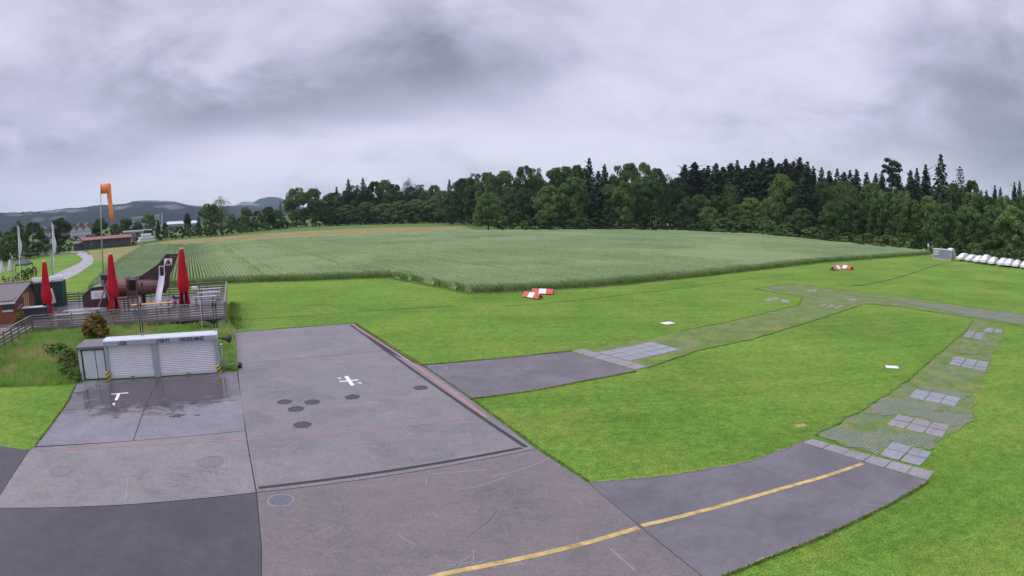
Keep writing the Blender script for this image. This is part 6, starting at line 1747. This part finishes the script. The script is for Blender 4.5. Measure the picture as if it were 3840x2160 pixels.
# white wrapped bales in three layers
M['bale'] = plain('white_bale_wrap', (0.74, 0.74, 0.76), 0.4, 0.08, 2)
bs = G(518, 912); be = G(580, 905)
bd_ = (be - bs); nb_ = 7; rbale = bd_.length / nb_ / 2
bmesh_ = MB(); bmesh_.lathe([(rbale * .2, 0), (rbale * .82, 0.02), (rbale * 0.98, rbale * .3), (rbale * .98, rbale * 1.15), (rbale * .82, rbale * 1.45), (rbale * .2, rbale * 1.48)], 16)
bme = None
for lay in range(3):
    n_ = nb_ - 1 - lay if lay else nb_
    n_ = [7, 6, 4][lay]
    for i in range(n_):
        q = bs + bd_ * ((i + 0.5 + (7 - n_) / 2) / 7)
        q.z = lay * rbale * 1.50
        if bme is None:
            o = bmesh_.build('wrapped_bale', M['bale'], None, True); bme = o
        else:
            o = bme.copy(); C.objects.link(o)
        o.location = q
        tag(o, ['white wrapped bale in the bottom layer of the stack right of the barn', 'white wrapped bale in the middle layer of the stack right of the barn', 'white wrapped bale on the top layer of the stack right of the barn'][lay], 'bale', 'white wrapped bales beside the barn')
# small orange red trailer machine between barn and bales
q = G(503, 918)
t = thing('farm_tractor', 'small orange red tractor parked between the barn and the bales', 'tractor', q, ang)
k = math.hypot(q.x, q.y) / 2271
M['tract'] = plain('tractor_orange', (0.50, 0.10, 0.05), 0.5, 0.15)
MB().slab([(-8 * k, 4 * k), (8 * k, 4 * k), (9 * k, 9 * k), (1 * k, 9.5 * k), (0, 17 * k), (-7 * k, 17 * k)], -4 * k, 4 * k).build('body', M['tract'], t, bevel=0.1)
for x, r in ((-5, 5), (6, 3.2)):
    MB().tube([(x * k, -5 * k, r * k), (x * k, 5 * k, r * k)], r * k, 16).build('wheel', M['black'], t)
# town buildings
M['fac_white'] = plain('pale_factory_wall', (0.50, 0.50, 0.58), 0.7, 0.08, 0.3)
M['fac_roof'] = plain('brown_grey_roof', (0.18, 0.145, 0.15), 0.8, 0.15, 0.2)
M['hall'] = plain('light_grey_hall', (0.33, 0.33, 0.38), 0.7, 0.1, 0.3)
M['hallroof'] = plain('pale_hall_roof', (0.58, 0.60, 0.64), 0.5, 0.08, 0.2)
M['win_dk'] = plain('dark_window_band', (0.10, 0.11, 0.14), 0.3)
def block(px0, px1, ytop, dist, depth, wallm, roofm, name, label, bands=(), rise=0.0, saw=0, z0=0):
    a = AT(px0, 860, dist); b = AT(px1, 860, dist)
    dv = Vector((b - a)[:2]); L_ = dv.length
    h = AT((px0 + px1) / 2, ytop, dist).z
    t = thing(name, label, 'building', (a.x, a.y, z0), math.atan2(dv.y, dv.x))
    if saw:
        w = L_ / saw
        prof = [(0, 0), (L_, 0)]
        top = []
        for i in range(saw):
            top += [(i * w, h - rise), (i * w + w * 0.38, h)]
        top.append((L_, h - rise))
        MB().slab(prof + top[::-1], 0, depth).build('wall', wallm, t)
        rf = MB()
        pts = top
        for p, q in zip(pts[:-1], pts[1:]):
            rf.add([(p[0], -0.3, p[1] + 0.1), (q[0], -0.3, q[1] + 0.1), (q[0], depth, q[1] + 0.1), (p[0], depth, p[1] + 0.1), (p[0], -0.3, p[1] + .3), (q[0], -0.3, q[1] + .3), (q[0], depth, q[1] + .3), (p[0], depth, p[1] + .3)], [(0, 3, 2, 1), (4, 5, 6, 7), (0, 1, 5, 4), (2, 3, 7, 6)])
        rf.build('roof', roofm, t)
    else:
        MB().box(0, L_, 0, depth, 0, h - 0.4).build('wall', wallm, t)
        if rise:
            MB().add([(-0.6, -0.6, h - 0.38), (L_ + 0.6, -0.6, h - 0.38), (L_ + 0.6, depth / 2, h + rise), (-0.6, depth / 2, h + rise), (L_ + 0.6, depth + .6, h - 0.38), (-0.6, depth + .6, h - 0.38)], [(0, 1, 2, 3), (3, 2, 4, 5), (0, 3, 5), (1, 4, 2), (0, 5, 4, 1)]).build('roof', roofm, t)
        else:
            MB().box(-0.4, L_ + 0.4, -0.4, depth + 0.4, h - 0.38, h + 0.3).build('roof', roofm, t)
    for (f0, f1, c0, c1) in bands:
        MB().box(L_ * c0, L_ * c1, -0.12, -0.01, h * f0, h * f1).build('window_band', M['win_dk'], t)
    return t
block(262, 342, 848, 420, 40, M['fac_white'], M['fac_roof'], 'factory_building', 'white factory with three saw tooth gables behind the barn', ((0.58, 0.60, 0, 1), (0.30, 0.33, 0, 1)), 3.2, 3)
block(150, 212, 864, 420, 30, M['fac_white'], M['fac_roof'], 'factory_building', 'white factory wing with stepped roof left of the conical tree', ((0.45, 0.48, 0, 1),), 3.0, 2)
block(145, 350, 842, 500, 60, M['fac_roof'], M['fac_roof'], 'factory_building', 'low brown grey factory roofs behind the white saw tooth gables', (), 2.5, 7)
block(497, 598, 812, 640, 30, M['hall'], M['hallroof'], 'town_block', 'large pale building with a flat roof far behind the windsock', ((0.55, 0.62, 0.05, 0.95), (0.75, 0.82, 0.05, 0.95)))
block(582, 600, 806, 630, 20, M['hall'], M['hallroof'], 'town_block', 'narrow pale tower beside the large flat roofed building', ((0.6, 0.66, 0.1, 0.9),))
block(628, 690, 838, 470, 20, M['hall'], M['hallroof'], 'low_hall', 'low grey hall with a pale pitched roof behind the hedge line', ((0.45, 0.65, 0.05, 0.9),), 1.6)
block(712, 742, 835, 470, 18, M['hall'], M['hallroof'], 'low_hall', 'short hall with a pale roof right of the narrow dark conifer', ((0.4, 0.6, 0.1, 0.9),), 1.6)
block(462, 570, 866, 330, 12, M['hall'], M['hallroof'], 'low_hall', 'long flat roofed shed above the bales in the hedge', ())
block(940, 965, 812, 520, 15, M['hall'], M['hallroof'], 'low_hall', 'small white house between the trees left of the wood', ())
q = AT(609, 860, 470)
t = thing('tall_mast', 'thin pale mast standing left of the low grey hall', 'mast', (q.x, q.y, 0))
MB().tube([(0, 0, 0), (0, 0, AT(609, 800, 470).z)], [0.35, 0.25], 8).build('pole', M['hallroof'], t)
# guard rail beside the far road
a, b = G(60, 958), G(200, 947)
t = thing('guard_rail', 'grey guard rail beside the side road under the left trees', 'guard rail', a, math.atan2(b.y - a.y, b.x - a.x))
L_ = (b - a).length
MB().box(0, L_, -0.05, 0.05, 0.8, 1.3).build('rail', M['pole_gr'], t)
for i in range(6): MB().box(L_ * i / 5 - 0.1, L_ * i / 5 + 0.1, 0.06, 0.2, 0, 1.4).build('post', M['pole_gr'], t)
# ---------------------------------------------------------------- cabin and glider trailers on the right
c0, c1 = G(3498, 970), G(3566, 977)
dv = Vector((c1 - c0)[:2]); ang = math.atan2(dv.y, dv.x); Lc = dv.length
hc2 = AT(3530, 934, math.hypot(*(c0.lerp(c1, .5))[:2])).z
M['cabin'] = plain('grey_cabin_wall', (0.22, 0.23, 0.28), 0.6, 0.06, 0.8)
cab = thing('site_cabin', 'grey site cabin with a white framed window at the end of the trailer row', 'cabin', c0, ang)
MB().box(0, Lc, 0, 2.5, 0.12, hc2 - 0.18).build('wall', M['cabin'], cab)
MB().box(-0.08, Lc + 0.08, -0.08, 2.58, hc2 - 0.178, hc2).build('roof', M['metal_lt'], cab)
MB().box(-0.02, 0.10, -0.03, -0.002, 0.05, hc2 - 0.2).box(Lc - 0.1, Lc + 0.02, -0.03, -0.002, 0.05, hc2 - 0.2).box(0.1, Lc - 0.1, -0.03, -0.002, 0.0, 0.16).build('frame', M['block'], cab)
wn = MB().box(Lc * .09, Lc * .31, -0.04, -0.005, hc2 * .42, hc2 * .82).build('window', M['white'], cab)
MB().box(Lc * .115, Lc * .185, -0.06, -0.041, hc2 * .47, hc2 * .78).box(Lc * .215, Lc * .285, -0.06, -0.041, hc2 * .47, hc2 * .78).build('pane', M['ring'], wn)
MB().box(Lc * .2 + 0.05, Lc * .28, -0.07, -0.061, hc2 * .48, hc2 * .6).build('red_curtain', M['redpl'], wn)
for x in (0.3, Lc - 0.3): MB().box(x - 0.15, x + 0.15, 0.1, 2.3, 0, 0.118).build('skid', M['iron'], cab)
M['trailer'] = plain('white_fibreglass', (0.82, 0.81, 0.85), 0.3, 0.04, 1)
def make_trailer(loc, rz, label, L_=8.2, hump=1.75, wd=1.55, low=1.0):
    t = thing('glider_trailer', label, 'trailer', loc, rz, 'white glider trailers parked in a row')
    st = [(0.0, low * .88, .92), (0.12, low, 1.0), (1.5, low + .04, 1.0), (1.9, low + .25, .97), (2.5, hump * .86, .86), (3.4, hump * .98, .84), (5.2, hump, .84), (6.6, hump * .93, .84), (L_ - .2, hump * .80, .84), (L_, hump * .68, .76)]
    m_ = 14; vs, fs = [], []
    for x, h, w in st:
        hw = wd / 2 * w
        ring = [(-wd / 2 * .98, .42), (-wd / 2, .50), (-wd / 2, low * .80), (-max(hw, wd / 2 * .8), low * .88)]
        up = []
        for k in range(6):
            a_ = math.pi * (k + 0.5) / 6
            up.append((-hw * math.copysign(abs(math.cos(a_)) ** .5, math.cos(a_)), low * .86 + (h - low * .86) * abs(math.sin(a_)) ** .6))
        rg = ring + up + [(-q[0], q[1]) for q in ring[::-1]]
        vs += [(x, y, z) for y, z in rg]
    k = len(rg)
    for i in range(len(st) - 1):
        for j in range(k):
            fs.append((i * k + j, (i + 1) * k + j, (i + 1) * k + (j + 1) % k, i * k + (j + 1) % k))
    fs.append(tuple(range(k))); fs.append(tuple((len(st) - 1) * k + j for j in range(k))[::-1])
    MB().add(vs, fs).build('body', M['trailer'], t)
    MB().box(-0.02, L_ - 0.5, -wd / 2 - 0.02, -wd / 2 - 0.003, low * .80, low * .86).build('side_strip', M['ring'], t)
    for s in (-1, 1):
        MB().tube([(3.8, s * (wd / 2 - .30), .32), (3.8, s * (wd / 2 - .06), .32)], 0.32, 18).build('wheel', M['black'], t)
        MB().box(-0.025, -0.003, s * .52 - .10, s * .52 + .10, .56, .64).build('tail_lamp', M['redpl'], t)
    MB().bar((L_ - 0.3, 0, .45), (L_ + 1.2, 0, .45), 0.08, 0.08).bar((L_ + 1.1, 0, 0), (L_ + 1.1, 0, .45), 0.06, 0.06).build('drawbar', M['iron'], t)
    return t
dirT = ang + R(90)
ax = R(30)
spots = [(3605, 979), (3637, 983), (3666, 988), (3693, 992), (3724, 996), (3757, 1000), (3784, 1003), (3814, 1006), (3846, 1010), (3876, 1014)]
ords = ['first low white trailer right of the grey cabin', 'second low white trailer from the grey cabin', 'third low white trailer from the grey cabin', 'fourth low trailer from the cabin with the highest pointed cover', 'fifth low white trailer from the grey cabin', 'sixth low white trailer from the grey cabin', 'seventh low white trailer from the grey cabin', 'eighth low white trailer from the grey cabin', 'white trailer farthest from the cabin, at the very end of the row', 'white trailer just outside the right edge']
proto = None
for i, ((x, y), lb) in enumerate(zip(spots[:9], ords)):
    p = G(x - 10, y)
    if proto is None:
        proto = make_trailer(p, ax, lb)
    else:
        t = dup(proto, p, ax + treernd.uniform(-.06, .06), lb)
        t.scale = (1, 1, 1.18 if i == 3 else treernd.uniform(.94, 1.05))
t = make_trailer(G(3566, 972) + Vector((2.2, 4.0, 0)), ax + 0.1, 'taller white trailer standing half behind the grey cabin', 7.0, 2.3, 1.8, 1.5)
q = G(3480, 950)
t = thing('sign_post', 'grey post with a small white sign left of the cabin', 'sign', q, ang)
hh = AT(3480, 914, math.hypot(q.x, q.y)).z
MB().box(-0.10, 0.10, -0.08, 0.08, 0, hh - 0.6).build('post', M['pole_gr'], t)
MB().box(-0.2, 0.2, -0.14, -0.085, hh - 0.75, hh).build('panel', M['white'], t)
q = G(3497, 945)
t = thing('thin_pole', 'thin pale pole rising behind the left corner of the cabin', 'pole', q)
MB().tube([(0, 0, 0), (0, 0, AT(3497, 900, math.hypot(q.x, q.y)).z)], 0.10, 8).build('pole', M['ring'], t)
# ---------------------------------------------------------------- hills
M['hill'] = leaf_mat('haze_blue_forested_hill', (0.004, 0.013, 0.030), (0.008, 0.020, 0.042), (0.040, 0.066, 0.066), 0.004, 0, None, 0.02)  # dark forest tones with the blue of distant haze put into the colour
def hill(sky, dist, depth, name='hills', seed=0):
    xs = np.linspace(sky[0][0], sky[-1][0], 260)
    ys = np.interp(xs, [s[0] for s in sky], [s[1] for s in sky])
    rs = np.random.RandomState(seed)
    rough_ = np.convolve(rs.normal(0, 1, 260 + 8), np.ones(5) / 5, 'same')[4:264]
    nr = 26
    V = []
    for j in range(nr):
        s = j / (nr - 1)                       # 0 front foot, 0.75 ridge, 1 behind
        for i, (x, y) in enumerate(zip(xs, ys)):
            top = AT(float(x), float(y), dist)
            u = Vector((top.x, top.y)).normalized()
            if s <= .75:
                f = s / .75; dd = dist - depth * (1 - f); hz = top.z * (math.sin(f * math.pi / 2) ** 1.2)
            else:
                f = (s - .75) / .25; dd = dist + depth * f; hz = top.z * (1 - f ** 1.5)
            hz += (rs.normal(0, 1) * 0.012 * top.z if 0 < j < nr - 1 else 0) + rough_[i] * 0.01 * top.z * math.sin(min(1, s / .75) * math.pi / 2)
            V.append((u.x * dd, u.y * dd, hz - 0.5))
    n = 260
    F = [(j * n + i, j * n + i + 1, (j + 1) * n + i + 1, (j + 1) * n + i) for j in range(nr - 1) for i in range(n - 1)]
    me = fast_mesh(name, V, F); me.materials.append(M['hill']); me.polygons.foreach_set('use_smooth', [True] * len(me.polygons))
    return struct(link(name, me))
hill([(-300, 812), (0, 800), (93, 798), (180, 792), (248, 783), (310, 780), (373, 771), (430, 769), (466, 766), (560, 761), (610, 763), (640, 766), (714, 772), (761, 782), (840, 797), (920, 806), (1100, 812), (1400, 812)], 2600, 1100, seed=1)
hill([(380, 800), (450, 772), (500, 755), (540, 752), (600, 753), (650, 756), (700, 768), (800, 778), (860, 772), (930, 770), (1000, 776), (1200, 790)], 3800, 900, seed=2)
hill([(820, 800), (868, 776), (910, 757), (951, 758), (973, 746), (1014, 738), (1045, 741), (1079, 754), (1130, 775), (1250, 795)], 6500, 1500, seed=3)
# wisps of mist clinging to the hills
mw = MB(); rm = random.Random(12)
def wisp(px, py, dist, w, h, n_):
    for i in range(n_):
        c = AT(px + rm.uniform(-w, w), py + rm.uniform(-h, h), dist + rm.uniform(-60, 60))
        k = dist / 2271
        a, b_ = rm.uniform(18, 44) * k, rm.uniform(3, 7) * k
        pr = [(a * math.sin(math.pi * (j + .5) / 7), -b_ * math.cos(math.pi * (j + .5) / 7)) for j in range(7)]
        mw.lathe(pr, 14, tuple(c), wob=lambda t_, j: 1 + 0.25 * math.sin(3 * t_ + i))
for q in [(60, 806, 1450, 60, 5, 5), (240, 790, 1900, 50, 6, 5), (470, 778, 2000, 30, 8, 6), (640, 782, 2000, 20, 10, 5), (720, 765, 2900, 45, 9, 9), (600, 752, 3300, 60, 3, 6), (910, 768, 4600, 40, 6, 7), (170, 820, 1500, 60, 6, 4)]:
    wisp(*q)
mo = mw.build('mist', None); mo['kind'] = 'stuff'; tag(mo, 'white wisps of mist clinging to the wooded hills', 'mist')
mm = bpy.data.materials.new('white_mist'); mm.use_nodes = True; mm.node_tree.nodes.clear()
mv = mm.node_tree.nodes.new('ShaderNodeVolumePrincipled'); mt_o = mm.node_tree.nodes.new('ShaderNodeOutputMaterial'); mm.node_tree.links.new(mv.outputs[0], mt_o.inputs['Volume'])
mv.inputs['Color'].default_value = (0.95, 0.97, 1, 1); mv.inputs['Density'].default_value = 0.0045
mo.data.materials.append(mm)
# ---------------------------------------------------------------- the damp air
hz = MB().box(-8000, 8000, -150, 8200, -1.2, 420).build('haze', None)
hz['kind'] = 'stuff'; tag(hz, 'thin damp haze over the whole valley', 'haze')
nm = bpy.data.materials.new('damp_air'); nm.use_nodes = True; nt = nm.node_tree; nt.nodes.clear()
vo = nt.nodes.new('ShaderNodeVolumePrincipled'); oo = nt.nodes.new('ShaderNodeOutputMaterial'); nt.links.new(vo.outputs[0], oo.inputs['Volume'])
vo.inputs['Color'].default_value = (0.66, 0.83, 1.0, 1); vo.inputs['Density'].default_value = 0.00006; vo.inputs['Anisotropy'].default_value = 0.0
hz.data.materials.append(nm)
